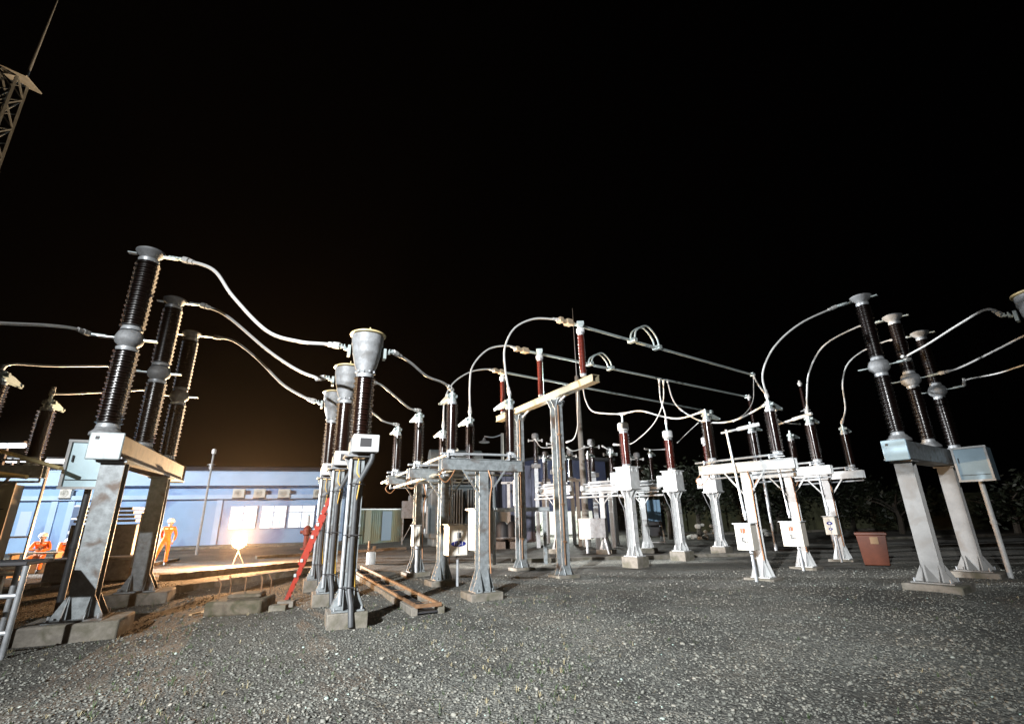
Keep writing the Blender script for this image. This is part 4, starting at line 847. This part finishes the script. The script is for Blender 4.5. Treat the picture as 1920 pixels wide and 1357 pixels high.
for px, Y, lb in ((1008, 36, 'spiky palm clump right of the fire wall'), (1094, 38, 'small spiky palm at the right end of the white wall')):
    g_ = at(px, 1003, Y); t = thing('palm_plant', (g_.x, g_.y, 0), 0, lb, 'plant', 'small palms by the rear wall'); q = MB()
    for k in range(34):
        a_ = rnd.random() * 6.28; l = rnd.uniform(.9, 1.7); el = rnd.uniform(.4, 1.3); d = Vector((math.cos(a_) * math.cos(el), math.sin(a_) * math.cos(el), math.sin(el))); sd = Vector((-math.sin(a_), math.cos(a_), 0)) * .06
        p = Vector((0, 0, .3)); m_ = p + d * l * .6; e = p + d * l + Vector((0, 0, -.3 * l))
        q.add([p - sd * .3, p + sd * .3, m_ + sd, m_ - sd, e], [(0, 1, 2, 3), (3, 2, 4)])
    q.build('frond', leafl, t); q = MB(); q.tube([(0, 0, -.05), (0, 0, .35)], [.12, .08], 8); q.build('stem', bark, t)
# blue corrugated sheet, equipment on the ground beneath
a = at(1206, 996, 30); b = at(1243, 996, 31); z1 = at(1222, 936, 30).z
a.z = b.z = 0; d = b - a; t = thing('corrugated_sheet', a, math.atan2(d.y, d.x), 'upright pale blue corrugated sheet between two white voltage transformers', 'metal sheet')
L = d.length; q = MB(); n = 20; poly = [(k * L / n, .05 if k % 4 in (1, 2) else 0) for k in range(n + 1)]; poly += [(x, y + .015) for x, y in reversed(poly)]; q.prism(poly, (0, 0, (z1 + .9) / 2), (1, 0, 0), (0, 1, 0), z1 - .9); q.build('sheet', skyb, t)
q = MB(); q.box((.1, .1, .9), (.06, .06, 1.8)); q.box((L - .1, .1, .9), (.06, .06, 1.8)); q.build('post', galvb, t)
T_ = at(1228, 1001, 29); t = thing('generator', (T_.x, T_.y, 0), 0, 'small black portable generator in front of the blue sheet', 'generator')
q = MB(); q.box((0, 0, .62), (.7, .6, .5)); q.box((0, 0, 1.05), (.85, .6, .22)); q.build('engine', dark, t, bevel=.04)
q = MB()
for s in (-.42, .42): q.tube([(s, -.35, 0), (s, -.3, .5), (s * .9, 0, 1.2)], .035, 8)
q.tube([(-.42, -.35, .05), (.42, -.35, .05)], .035, 8); q.build('frame', whitep, t)
for i, (px, py, Y, lb) in enumerate(((1318, 985, 32, 'white rubble heap left of the farthest voltage transformer'), (1415, 992, 34, 'long pale rubble heap behind the nearest white disconnector'))):
    T_ = at(px, py + 8, Y); q = MB()
    for k in range(14): q.sphere((rnd.uniform(-.9, .9), rnd.uniform(-.3, .3), rnd.uniform(.05, .35 + (.5 if i == 0 else 0))), rnd.uniform(.1, .26), 6, 4, .7)
    tag(q.build('rubble_heap', whitew, None, (0, 0, 0), ang=10), lb, 'rubble', 'pale rubble heaps'); bpy.data.objects[-1] if False else None
    o = [o for o in bpy.data.objects if o.name.startswith('rubble_heap')][-1]; o.location = (T_.x, T_.y, 0)
# boundary wall behind on the right
a = at(1250, 1000, 46); b = Vector((52, 34, 0)); hh = 2.6
t, L = wall_obj('boundary_wall', oldwall, a, b, hh, 'long mossy boundary wall in the dark at the right', 'wall', th=.25)
q = MB(); q.box((L / 2, 0, hh + .04), (L, .4, .1)); 
for k in range(12): q.box((L * (k + .5) / 12, -.05, hh / 2), (.35, .42, hh))
q.build('pillar', oldwall, t)
# ground strips (kerbs, cable ducts) on the right
for a, b, wd, hh_ in ((gz(960, 1052), gz(1420, 1040), .35, .10), (gz(1180, 1006), gz(1900, 985), .25, .12), (gz(1640, 1010), gz(1990, 1000), .3, .10)):
    q = MB(); q.bar((a.x, a.y, hh_ / 2 - .03), (b.x, b.y, hh_ / 2 - .03), wd, hh_ + .04); struct(q.build('kerb', conc, None, (a.x, a.y, 0)))

# ------------------------------------------------------------------ concrete lightning pole
T_ = at(1100, 1000, 27); zt3 = at(1091, 705, 27).z; t = thing('lightning_pole', (T_.x, T_.y, 0), 0, 'tall round concrete pole with a thin rod behind the gantry', 'pole')
q = MB(); q.tube([(0, 0, -.1), (0, 0, zt3)], [.2, .12], 14); q.build('shaft', polec, t)
q = MB(); q.tube([(0, 0, zt3), (0, 0, zt3 + 4.4)], [.035, .008], 6); q.build('rod', galvb, t)

# ------------------------------------------------------------------ lattice mast top left
MT = at(30, 150, 15); t = thing('lattice_mast', (MT.x - .05, MT.y, 0), R(12), 'lattice lightning mast with a long rod at the upper left corner', 'mast')
h = MT.z; q = MB(); hw = .28
for sx in (-1, 1):
    for sy in (-1, 1): q.bar((sx * hw * 1.6, sy * hw * 1.6, 0), (sx * hw, sy * hw, h), .09, .09)
n = 26
for k in range(n):
    z0, z1 = h * k / n, h * (k + 1) / n; w0 = hw * (1.6 - .6 * k / n); w1 = hw * (1.6 - .6 * (k + 1) / n); f = 1 if k % 2 else -1
    for (ax, ay) in ((1, 0), (0, 1)):
        for s in (-1, 1):
            A_ = (f * w0, s * w0) if ax else (s * w0, f * w0); B_ = (-f * w1, s * w1) if ax else (s * w1, -f * w1)
            q.bar((*A_, z0), (*B_, z1), .05, .05)
    for s in (-1, 1): q.bar((-w1, s * w1, z1), (w1, s * w1, z1), .04, .04)
q.build('lattice', mat('weathered_steel', (.17, .18, .18), .6, .1, .3, 3), t)
q = MB(); q.box((0.2, -.1, h + .02), (1.3, .9, .05), 0, None, 0, R(22)); q.box((0, 0, h + .1), (.5, .5, .12)); q.build('top_plate', mat('weathered_plate', (.22, .22, .21), .6, 0, .3, 3), t)
q = MB(); q.tube([(.35, 0, h), (.4, 0, h + 5)], [.06, .02], 8); q.build('rod', galvb, t)
for z in (at(0, 330, 15).z, at(0, 355, 15).z):
    q = MB(); q.bar((-.3, -.4, z), (1.0, -.4, z + .02), .07, .07); q.build('bracket', mat('weathered_plate', (.4, .36, .3)), t)

# ------------------------------------------------------------------ slim yard pole
T_ = at(370, 1027, 27); T_.z = 0; zz = at(402, 842, 27).z; t = thing('flag_pole', T_, 0, 'slim grey pole in front of the blue building', 'pole')
q = MB(); q.tube([(0, 0, -.03), (0, 0, zz - .25)], [.07, .05], 8); q.build('shaft', galvb, t); q = MB(); q.lathe([(.06, 0), (.11, .03), (.11, .25), (.04, .3)], (0, 0, zz - .27), 10); q.build('cap', white, t)

# ------------------------------------------------------------------ red ladder
foot = gz(536, 1128); head = Vector(W(cts[1], (-.16, -.02, 2.25)))
head = at(622, 935, 10.9)
t = thing('ladder', foot, 0, 'red fibreglass extension ladder leaning on the middle current transformer', 'ladder')
d = (head - foot); L = d.length; d.normalize(); side = Vector((-.30, .955, 0)); side = (side - d * side.dot(d)).normalized(); nrm = d.cross(side)
for s in (-1, 1):
    for k_, (o_, s0, s1) in enumerate(((0, 0, .85), (.045, .35, 1.0))):
        p0 = side * s * (.2 - .035 * k_) + nrm * o_ + d * L * s0; p1 = side * s * (.2 - .035 * k_) + nrm * o_ + d * L * s1
        q = MB(); q.bar(p0, p1, .028, .07, nrm); q.build('rail', red, t)
for k in range(1, 13):
    c = d * L * k / 13.; q = MB(); off = 0 if k < 9 else .07; q.tube([c - side * .185 + nrm * off, c + side * .185 + nrm * off], .017, 8); q.build('rung', alu, t)
for s in (-1, 1): q = MB(); q.box(side * s * .2 + Vector((0, 0, .03)), (.09, .09, .08)); q.build('foot', rub, t)
for k in (3.4, 5.2, 8.1, 9.7): 
    c = d * L * k / 13.
    for s in (-1, 1): q = MB(); q.box(c + side * s * .215 + nrm * .03, (.05, .05, .06)); q.build('bracket', alu, t)

# ------------------------------------------------------------------ work lamp
t = thing('work_lamp', (LAMP_P.x, LAMP_P.y, 0), R(0), 'glaring work lamp on a short tripod in front of the blue building', 'work lamp')
q = MB()
for k in range(3): a_ = k * 2.094 + .5; q.tube([(0, 0, .5), (math.cos(a_) * .28, math.sin(a_) * .28, -.03)], .014, 6)
q.tube([(0, 0, .55), (0, 0, .72)], .025, 6); q.build('tripod', dark, t)
ld = (Vector((0, 2, 1.6)) - LAMP_P).normalized(); LT = Matrix.Translation((0, 0, .86)) @ ld.to_track_quat('Z', 'Y').to_matrix().to_4x4()
q = MB(); q.lathe([(.12, -.12), (.24, -.08), (.27, 0), (.25, .005)], (0, 0, 0), 24, LT); q.build('housing', dark, t)
q = MB(); q.lathe([(.235, .006), (.22, .03), (.1, .07), (.01, .08)], (0, 0, 0), 24, LT); q.build('lens', mat('lamp_lens', (1, .9, .7), emit=((1, .70, .34), 600)), t)
WL = lamp('SPOT', 'work_lamp_light', LAMP_P + ld * .14, 66000, (1.0, 0.72, 0.42), .10, aim=(-7.6, 16.4, 7.9), spot=124, blend=0.7)
WL2 = lamp('POINT', 'work_lamp_spill', LAMP_P + ld * .25, 5000, (1.0, 0.50, 0.22), .12)

# ------------------------------------------------------------------ cable trenches and blocks on the left
def strip(name, a, b, wd, hh_, m=conc):
    q = MB(); n = 24
    a = Vector((a.x, a.y, 0)); b = Vector((b.x, b.y, 0)); 
    for k in range(n):
        p = a.lerp(b, k / n); e = a.lerp(b, (k + .97) / n); j = rnd.uniform(-.012, .012)
        q.bar((p.x, p.y, hh_ / 2 - .04 + j), (e.x, e.y, hh_ / 2 - .04 + j), wd, hh_ + .04)
    struct(q.build(name, m, None, a, bevel=.01))
strip('trench_kerb', gz(150, 1137), gz(605, 1068), .22, .16)
strip('trench_kerb', gz(300, 1085), gz(600, 1055), .22, .14)
strip('duct_cover', gz(0, 1050), gz(120, 1046), .8, .1)
strip('kerb', gz(480, 1046), gz(760, 1028), .3, .12)
strip('kerb', gz(0, 1110), gz(330, 1050), .3, .1)
# open trench at the centre with rusty frame
a = gz(664, 1068); b = gz(803, 1146); a.z = b.z = 0; d = (b - a); L = d.length; d.normalize(); n_ = Vector((-d.y, d.x, 0))
t = thing('cable_trench_frame', a, 0, 'rusty-edged open cable trench frame running toward the nearest transformer post', 'trench frame')
q = MB()
for s in (-.22, .22): q.bar(n_ * s + Vector((0, 0, .10)), d * L + n_ * s + Vector((0, 0, .10)), .05, .05)
q.bar(d * L - n_ * .24 + Vector((0, 0, .105)), d * L + n_ * .24 + Vector((0, 0, .105)), .06, .06); q.build('edge_angle', rust, t)
q = MB()
for s in (-.25, .25): q.bar(n_ * s + Vector((0, 0, .01)), d * L + n_ * s + Vector((0, 0, .01)), .12, .14)
q.build('side_wall', conc, t, bevel=.01)
q = MB(); q.bar(Vector((0, 0, -.01)), d * L + Vector((0, 0, -.01)), .36, .02); q.build('floor', dark, t)
q = MB()
for s in (-.12, -.04, .05): q.tube(spline([n_ * s + Vector((0, 0, .04)), d * L * .3 + n_ * (s + .02) + Vector((0, 0, .05)), d * L * .7 + n_ * (s - .02) + Vector((0, 0, .05)), d * L * .96 + n_ * s * .5 + Vector((0, 0, .06))]), .022, 8)
q.build('cable', rub, t)
for k in range(9): q = MB(); q.bar(d * L * (.05 + k * .11) - n_ * .2 + Vector((0, 0, .07)), d * L * (.05 + k * .11) + n_ * .2 + Vector((0, 0, .07)), .03, .012); q.build('cross_bar', rust, t)
# old foundation block with anchor bolts
T_ = gz(432, 1148); T_.z = 0; T_.y += .35; t = thing('foundation_block', T_, R(8), 'weathered concrete block with bent anchor bolts left of the red ladder', 'concrete block')
q = MB(); q.box((0, 0, .07), (1.0, .85, .26)); q.box((.05, .1, .23), (.6, .5, .1), .1); q.build('block', mat('mossy_concrete', (.14, .12, .09), .95, 0, .5, 5, .8, 20, dirt=(.05, .05, .03), dscale=4, dlo=.42, dhi=.6), t, bevel=.06)
for k, (x_, y_) in enumerate(((-.35, .3), (-.1, .35), (.2, .36), (.3, .1), (-.4, -.1), (.38, .38))):
    q = MB(); q.tube([(x_, y_, .2), (x_ + rnd.uniform(-.03, .03), y_, .42 + .1 * rnd.random()), (x_ + rnd.uniform(-.08, .08), y_, .5 + .08 * rnd.random())], .013, 6); q.build('anchor_bolt', rust, t)
for y_ in (-.2, .28):
    q = MB(); q.box((.75, y_, .02), (.3, .2, .12)); q.build('spall_block', conc, t)
# debris
for i, (px, py, s_, lb) in enumerate(((210, 1112, .5, 'long splintered plank near the second breaker leg'), (375, 1150, .45, 'pale plank offcut left of the concrete block'), (1065, 275 + 800, .4, 'short broken board at the foot of the gantry column'))):
    T_ = gz(px, py); q = MB(); q.box((0, 0, .0), (s_, .06, .03), .4 + i); q.box((.04, .05, .015), (s_ * .5, .05, .025), .9 + i)
    o = q.build('plank', wood); o.location = (T_.x, T_.y, .02); tag(o, lb, 'plank', 'loose planks')
# small valve post and drum
T_ = gz(695, 1056); t = thing('valve_post', (T_.x, T_.y, 0), R(15), 'short white valve post with a crossbar beyond the cable trench', 'valve')
q = MB(); q.lathe([(.17, -.03), (.17, .38), (.14, .42)], (0, 0, 0), 14); q.build('body', whitep, t); q = MB(); q.box((0, 0, .45), (.85, .08, .05)); q.tube([(-.1, 0, .4), (-.1, 0, .8)], .04, 8); q.tube([(.1, 0, .4), (.1, 0, .62)], .07, 8); q.build('cross_bar', rust, t)
T_ = at(574, 1018, 30); t = thing('hydrant', (T_.x, T_.y, 0), 0, 'red hydrant with white strap in front of the blue building wall, behind the ladder', 'hydrant')
q = MB(); q.lathe([(.3, -.03), (.3, .05), (.16, .1), (.16, .75), (.24, .8), (.24, 1.15), (.1, 1.3)], (0, 0, 0), 14); q.tube([(-.4, 0, .95), (.4, 0, .95)], .1, 10); q.build('body', mat('hydrant_red', (.35, .06, .04), .5), t); q = MB(); q.tube([(0, 0, 1.28), (0, 0, 1.9)], .09, 8); q.build('pipe', white, t)

# ------------------------------------------------------------------ left foreground frame, bench, cabinets
a = gz(10, 1232); t = thing('pipe_stand', (a.x - .05, a.y, 0), R(20), 'grey pipe stand with a dark top at the left picture edge', 'stand')
hF = 1.1; q = MB(); legs = ((0, 0), (-1.3, 0), (-.35, .6), (-1.3, .6))
for (x_, y_) in legs:
    q = MB(); q.tube([(x_, y_, -.03), (x_, y_, hF)], .035, 10); q.build('leg', galvb, t)
q = MB()
for zz in (.28, .72): q.tube([(0, 0, zz), (-1.3, 0, zz)], .03, 8)
q.build('rail', galvb, t)
q = MB(); q.box((-.66, .3, hF + .02), (1.36, .7, .05)); q.build('top', dark, t, bevel=.01)
# bench
P0 = gz(60, 1078); t = thing('bench', (P0.x + .3, P0.y - .35, 0), R(8), 'plain wooden bench in front of the seated worker', 'bench')
q = MB(); q.box((0, 0, .72), (1.5, .34, .05)); q.build('seat', wood, t)
for s in (-.65, .65):
    q = MB(); q.box((s, 0, .33), (.07, .3, .72)); q.build('leg', wood, t)
# kiosks on the left
T_ = at(20, 1005, 9.5); T_.z = 0; z1 = at(22, 905, 9.5).z
T_ = at(22, 1010, 12); z1 = at(22, 908, 12).z; t = thing('switch_cabinet', (T_.x - .8, T_.y, 0), R(25), 'tall olive-grey cabinet with pale edge at the left picture edge', 'cabinet')
q = MB(); q.box((0, 0, z1 / 2 + .3), (.9, .6, z1 - .6)); cb = q.build('case', olive, t, bevel=.01); q = MB()
for s in (-.47, .47): q.box((s, -.31, z1 / 2 + .3), (.07, .05, z1 - .56))
q.box((0, -.31, z1 + .01), (1.0, .05, .07)); q.build('edge_trim', mat('dull_cream', (.34, .33, .26), .5), cb)
q = MB()
for zz in (.9, 1.5, 2.0): q.box((0, -.305, zz), (.8, .02, .02))
q.build('panel_seam', dark, cb); q = MB(); q.box((0, 0, .15), (1.0, .7, .36)); q.build('plinth', conc, t)
# tall pale board and crates between the breaker legs
T_ = gz(215, 1098); T_.z = 0; t = thing('leaning_board', T_ + Vector((.05, .6, 0)), R(-20), 'tall cream board standing behind the second breaker leg', 'board')
q = MB(); q.box((0, 0, 1.15), (.34, .12, 1.5)); q.build('upper_panel', cream, t); q = MB(); q.box((0, 0, .2), (.36, .14, .42)); q.build('lower_panel', wood, t)
T_ = at(185, 1060, 15.5); T_.z = 0; t = thing('equipment_skid', T_, R(15), 'grey equipment skid with stepped covers between the breaker legs', 'equipment')
q = MB(); q.box((0, 0, .3), (2.2, 1.0, .55)); q.box((.1, 0, 1.15), (1.7, .9, .9)); q.box((0, 0, .62), (2.4, 1.1, .08)); q.build('base', headg, t, bevel=.02)
q = MB()
for k in range(4): q.box((.1, -.02, 1.7 + .12 * k), (1.6 - .1 * k, .85, .07))
q.build('cover', whitep, t)
# pipe run behind the frame
for i, (py, Yd) in enumerate(((1066, 10.5), (1076, 10.0), (1008, 16))):
    a = at(-40, py, Yd); b = at(52, py - 2, Yd + .6); q = MB(); q.tube([a, b], .05 if i < 2 else .03, 8); q.box((a + b) / 2 - Vector((0, 0, (a.z) / 2)), (.06, .06, a.z)); tag(q.build('pipe', whitep, None, a), ['upper of two white pipes at the left edge', 'lower of two white pipes at the left edge', 'thin pipe in front of the olive cabinet'][i], 'pipe', 'pipes at the left edge')
# tubes lying on the grey disconnectors
for i, (A_, B_, r_, m_, lb) in enumerate((((-30, 836, 9.2), (115, 878, 8.4), .035, lidm, 'long gold-lit coupling pipe at the left edge'), ((-30, 884, 9), (50, 894, 9), .04, lidm, 'short gold-lit coupling pipe under the left beam'), ((-30, 836, 14), (46, 835, 14), .07, None, 'white glowing tube lamp above the gold pipe at the left edge'), ((88, 864, 16), (122, 865, 16), .07, None, 'white glowing tube lamp beside the pale blue cabinet'), ((14, 863, 16), (52, 864, 16), .07, None, 'white glowing tube lamp under the gold pipe'))):
    a = at(*A_); b = at(*B_); q = MB(); q.tube([a, b], r_, 10); c = (a + b) / 2
    if m_ is None:
        t = thing('tube_lamp', a, 0, lb, 'tube lamp', 'tube lamps at the left edge'); q.build('tube', mat('tube_glow', (1, 1, 1), emit=((.93, .97, 1), 3)), t, (0, 0, 0)).location = -a
        q = MB(); q.bar(a + Vector((0, 0, .1)), b + Vector((0, 0, .1)), .1, .06); q.build('housing', galvb, t).location = -a
        q = MB(); q.bar(b + Vector((-.5, .0, .1)), Vector((b.x - .5, b.y, 0)), .06, .06); q.build('post', galvb, t).location = -a
    else: tag(q.build('coupling_pipe', m_, None, a), lb, 'pipe', 'coupling pipes at the left edge')

# ------------------------------------------------------------------ red bin
T_ = gz(1645, 1058); T_.z = 0; t = thing('waste_bin', T_, R(-35), 'orange-red plastic waste bin with a pale plate beside the right breaker', 'bin')
q = MB(); prof = [(.30, .0), (.31, .02), (.37, .85), (.40, .86), (.40, .92), (.36, .93)]
for (w_, z_) in prof: pass
vs = []; 
for w_, z_ in prof: vs += [(-w_, -w_ * .85, z_), (w_, -w_ * .85, z_), (w_, w_ * .85, z_), (-w_, w_ * .85, z_)]
fs = [(i * 4 + k, i * 4 + (k + 1) % 4, (i + 1) * 4 + (k + 1) % 4, (i + 1) * 4 + k) for i in range(len(prof) - 1) for k in range(4)] + [(3, 2, 1, 0)]
q.add(vs, fs); q.box((0, 0, .88), (.70, .58, .02)); q.build('body', binm, t, bevel=.015)
q = MB(); q.box((.06, -.315, .7), (.2, .01, .2), 0, None, R(-3)); q.build('plate', mat('plate_ochre', (.2, .12, .06), .7), t)

# ------------------------------------------------------------------ people
def skinned(name, chains, m, parent, sub=2):
    vs = []; es = []; rs = []; idx = {}
    for ch in chains:
        prev = None
        for key, p, r in ch:
            if key in idx: i = idx[key]
            else:
                i = len(vs); vs.append(p); rs.append(r); idx[key] = i
            if prev is not None and prev != i: es.append((prev, i))
            prev = i
    me = bpy.data.meshes.new(name); me.from_pydata(vs, es, []); o = bpy.data.objects.new(name, me); C.objects.link(o)
    md = o.modifiers.new('skin', 'SKIN'); md.use_smooth_shade = True
    for i, r in enumerate(rs): me.skin_vertices[0].data[i].radius = (r, r) if not hasattr(r, '__len__') else r
    me.skin_vertices[0].data[0].use_root = True
    s = o.modifiers.new('sub', 'SUBSURF'); s.levels = sub; s.render_levels = sub
    bpy.context.view_layer.update()
    me2 = bpy.data.meshes.new_from_object(o.evaluated_get(bpy.context.evaluated_depsgraph_get())); bpy.data.objects.remove(o)
    me2.polygons.foreach_set('use_smooth', [True] * len(me2.polygons)); me2.materials.clear(); me2.materials.append(m)
    o = bpy.data.objects.new(name, me2); C.objects.link(o); o.parent = parent; return o
def person(loc, rz, J, label, boots=True, scale=1.0):
    """J: joint positions. faces local -y"""
    t = thing('person', loc, rz, label, 'person', 'workers in orange coveralls'); t.scale = (scale,) * 3
    def k(n): return (n, Vector(J[n]), J['r'][n])
    J.setdefault('r', {}); 
    base = dict(pelvis=(.15, .11), waist=(.135, .10), chest=(.17, .115), neck=.055, lsh=.075, rsh=.075, lel=.052, rel=.052, lwr=.04, rwr=.04, lhip=.095, rhip=.095, lkn=.068, rkn=.068, lan=.06, ran=.06)
    J['r'] = {**base, **J['r']}
    cov = [[k('pelvis'), k('waist'), k('chest')], [k('chest'), k('lsh'), k('lel'), k('lwr')], [k('chest'), k('rsh'), k('rel'), k('rwr')], [k('pelvis'), k('lhip'), k('lkn'), k('lan')], [k('pelvis'), k('rhip'), k('rkn'), k('ran')], [k('chest'), ('col', Vector(J['neck']) * .7 + Vector(J['chest']) * .3, .07)]]
    hd = Vector(J['head']); nk = Vector(J['neck']); fw = Vector(J.get('face', (0, -1, 0))).normalized()
    s_ = skinned('body', [[('ch', Vector(J['chest']), .08), ('nk', nk, .055), ('h0', hd + Vector((0, 0, -.07)) - fw * -.01, (.065, .075)), ('h1', hd + Vector((0, 0, .02)), (.078, .092)), ('h2', hd + Vector((0, 0, .09)), (.06, .07))],
                          [('ch', 0, 0), ('ls', Vector(J['lsh']), .05), ('le', Vector(J['lel']), .035), ('lw', Vector(J['lwr']), .026), ('lh', Vector(J['lha']), (.036, .022))],
                          [('ch', 0, 0), ('rs', Vector(J['rsh']), .05), ('re', Vector(J['rel']), .035), ('rw', Vector(J['rwr']), .026), ('rh', Vector(J['rha']), (.036, .022))],
                          [('ch', 0, 0), ('pv', Vector(J['pelvis']), .09), ('lk', Vector(J['lkn']), .05), ('la', Vector(J['lan']), .04)], [('pv', 0, 0), ('rk', Vector(J['rkn']), .05), ('ra', Vector(J['ran']), .04)]], skin, t)
    # fingers and face
    q = MB()
    for h_, w_ in (('lha', 'lwr'), ('rha', 'rwr')):
        d = (Vector(J[h_]) - Vector(J[w_])).normalized(); sd = d.cross(Vector((.3, .9, .2))).normalized(); o = Vector(J[h_])
        for f in range(4): p = o + sd * (f - 1.5) * .02 + d * .01; l = (.06, .075, .07, .055)[f]; q.tube([p, p + d * l * .6, p + d * l * .9 + Vector((0, -.02, -.01))], [.010, .009, .006], 6)
        p = o - sd * .035 - d * .02; q.tube([p, p - sd * .025 + d * .03, p - sd * .02 + d * .055], [.012, .01, .007], 6)
    rt = fw.cross(Vector((0, 0, 1))).normalized(); 
    q.tube([hd + fw * .085 + Vector((0, 0, .02)), hd + fw * .112 + Vector((0, 0, -.015))], [.010, .016], 6)
    for s in (-1, 1): q.sphere(hd + rt * s * .08 + Vector((0, 0, .0)), .022, 8, 6, 1.4)
    q.build('hand_and_face', skin, s_)
    q = MB(); 
    for s in (-1, 1): q.sphere(hd + fw * .088 + rt * s * .03 + Vector((0, 0, .025)), .011, 8, 6)
    q.box(hd + fw * .088 + Vector((0, 0, -.05)), (.04, .02, .008), math.atan2(fw.x, -fw.y) if True else 0); q.build('eye', dark, s_)
    c = skinned('coverall', cov, orange, t)
    q = MB(); ch = Vector(J['chest']); 
    for s in (-1, 1): q.box(ch + Vector((s * .085, -.118, .05)), (.10, .02, .045))
    q.build('reflective_tape', tape, c)
    hp = hd + Vector((0, 0, .055)); q = MB(); q.lathe([(.145, 0), (.148, .012), (.128, .02), (.12, .07), (.085, .12), (.03, .14), (.005, .142)], hp, 20); q.box(hp + fw * .14 + Vector((0, 0, .006)), (.16, .10, .012), math.atan2(fw.y, fw.x) - math.pi / 2); q.build('helmet', white, t)
    q = MB(); q.tube([hd + rt * .09 + Vector((0, 0, .06)), hd + Vector((0, 0, -.105)) + fw * .05, hd - rt * .09 + Vector((0, 0, .06))], .007, 6); q.build('chin_strap', dark, t)
    for a_, dr_ in (('lan', J.get('lft', (0, -1, 0))), ('ran', J.get('rft', (0, -1, 0)))):
        q = MB(); p = Vector(J[a_]); d = Vector(dr_).normalized(); q.tube([p + Vector((0, 0, .02)) , p + Vector((0, 0, -.05))], .06, 10)
        z = p.z - .06; b = Vector((p.x, p.y, z)); q.bar(b - d * .07, b + d * .18, .10, .085); q.build('boot', rub, t, bevel=.02)
    return t
# standing worker, legs apart, hands behind back, body turned a little right
ST = dict(pelvis=(0, 0, .96), waist=(.01, 0, 1.12), chest=(.03, 0, 1.34), neck=(.04, -.01, 1.49), head=(.045, -.03, 1.60), face=(.25, -1, -.15), lsh=(.21, 0, 1.41), rsh=(-.15, 0, 1.41), lel=(.29, .06, 1.14), rel=(-.22, .08, 1.15),
          lwr=(.24, .10, .92), rwr=(-.12, .16, .95), lha=(.21, .12, .84), rha=(-.04, .18, .90), lhip=(.09, 0, .90), rhip=(-.10, 0, .90), lkn=(.10, -.03, .50), rkn=(-.22, 0, .50), lan=(.10, .02, .10), ran=(-.34, .03, .10), lft=(.3, -1, 0), rft=(-.4, -1, 0))
g1 = gz(303, 1059); person((g1.x, g1.y, 0), R(28), ST, 'standing worker in orange coverall and white helmet, legs apart, hands behind back', scale=1.0)
# partly hidden standing worker
S2 = dict(pelvis=(0, 0, .95), waist=(0, 0, 1.1), chest=(0, -.02, 1.33), neck=(0, -.03, 1.47), head=(0, -.07, 1.57), face=(-.6, -1, -.4), lsh=(.19, -.02, 1.4), rsh=(-.19, -.02, 1.4), lel=(.25, -.02, 1.12), rel=(-.25, -.06, 1.12),
          lwr=(.24, -.12, .92), rwr=(-.2, -.2, .98), lha=(.23, -.15, .84), rha=(-.15, -.26, .95), lhip=(.1, 0, .88), rhip=(-.1, 0, .88), lkn=(.12, -.03, .5), rkn=(-.12, .02, .5), lan=(.13, 0, .1), ran=(-.13, .06, .1))
g2 = gz(273, 1056); person((g2.x, g2.y, 0), R(40), S2, 'worker in orange coverall half hidden behind the second breaker leg')
# seated worker leaning forward, arms folded on knees
SE = dict(pelvis=(0, .12, .55), waist=(0, .10, .72), chest=(0, -.02, .94), neck=(0, -.09, 1.07), head=(.01, -.15, 1.17), face=(.15, -1, -.6), lsh=(.19, -.03, 1.0), rsh=(-.19, -.03, 1.0), lel=(.28, -.16, .78), rel=(-.28, -.16, .78),
          lwr=(.08, -.32, .76), rwr=(-.08, -.34, .78), lha=(.0, -.36, .76), rha=(.02, -.37, .79), lhip=(.1, .05, .53), rhip=(-.1, .05, .53), lkn=(.16, -.38, .52), rkn=(-.2, -.38, .52), lan=(.15, -.42, .1), ran=(-.25, -.42, .1))
g3 = gz(64, 1073); person((g3.x, g3.y, 0), R(35), SE, 'seated worker in orange coverall and white helmet leaning on his knees')
t = thing('stool', (g3.x, g3.y + .0, 0), R(35), 'low block the helmeted worker sits on', 'stool'); q = MB(); q.box((0, .18, .2), (.5, .4, .44)); q.build('seat', conc, t)
# second seated worker, bent over, partly hidden by the dark conduit
S4 = dict(pelvis=(0, .12, .55), waist=(0, .06, .70), chest=(0, -.12, .85), neck=(.0, -.25, .92), head=(.0, -.36, .93), face=(0, -1, -1), lsh=(.18, -.15, .9), rsh=(-.18, -.15, .9), lel=(.25, -.28, .68), rel=(-.25, -.28, .68),
          lwr=(.1, -.42, .6), rwr=(-.1, -.42, .6), lha=(.05, -.47, .57), rha=(-.04, -.47, .57), lhip=(.1, .05, .53), rhip=(-.1, .05, .53), lkn=(.16, -.38, .52), rkn=(-.2, -.38, .52), lan=(.15, -.42, .1), ran=(-.25, -.42, .1))
g4 = gz(97, 1066); person((g4.x, g4.y + .3, 0), R(60), S4, 'worker in orange coverall bent forward beside the seated one')

# ------------------------------------------------------------------ night haze, its colour tinted warm for the glow round the work lamp
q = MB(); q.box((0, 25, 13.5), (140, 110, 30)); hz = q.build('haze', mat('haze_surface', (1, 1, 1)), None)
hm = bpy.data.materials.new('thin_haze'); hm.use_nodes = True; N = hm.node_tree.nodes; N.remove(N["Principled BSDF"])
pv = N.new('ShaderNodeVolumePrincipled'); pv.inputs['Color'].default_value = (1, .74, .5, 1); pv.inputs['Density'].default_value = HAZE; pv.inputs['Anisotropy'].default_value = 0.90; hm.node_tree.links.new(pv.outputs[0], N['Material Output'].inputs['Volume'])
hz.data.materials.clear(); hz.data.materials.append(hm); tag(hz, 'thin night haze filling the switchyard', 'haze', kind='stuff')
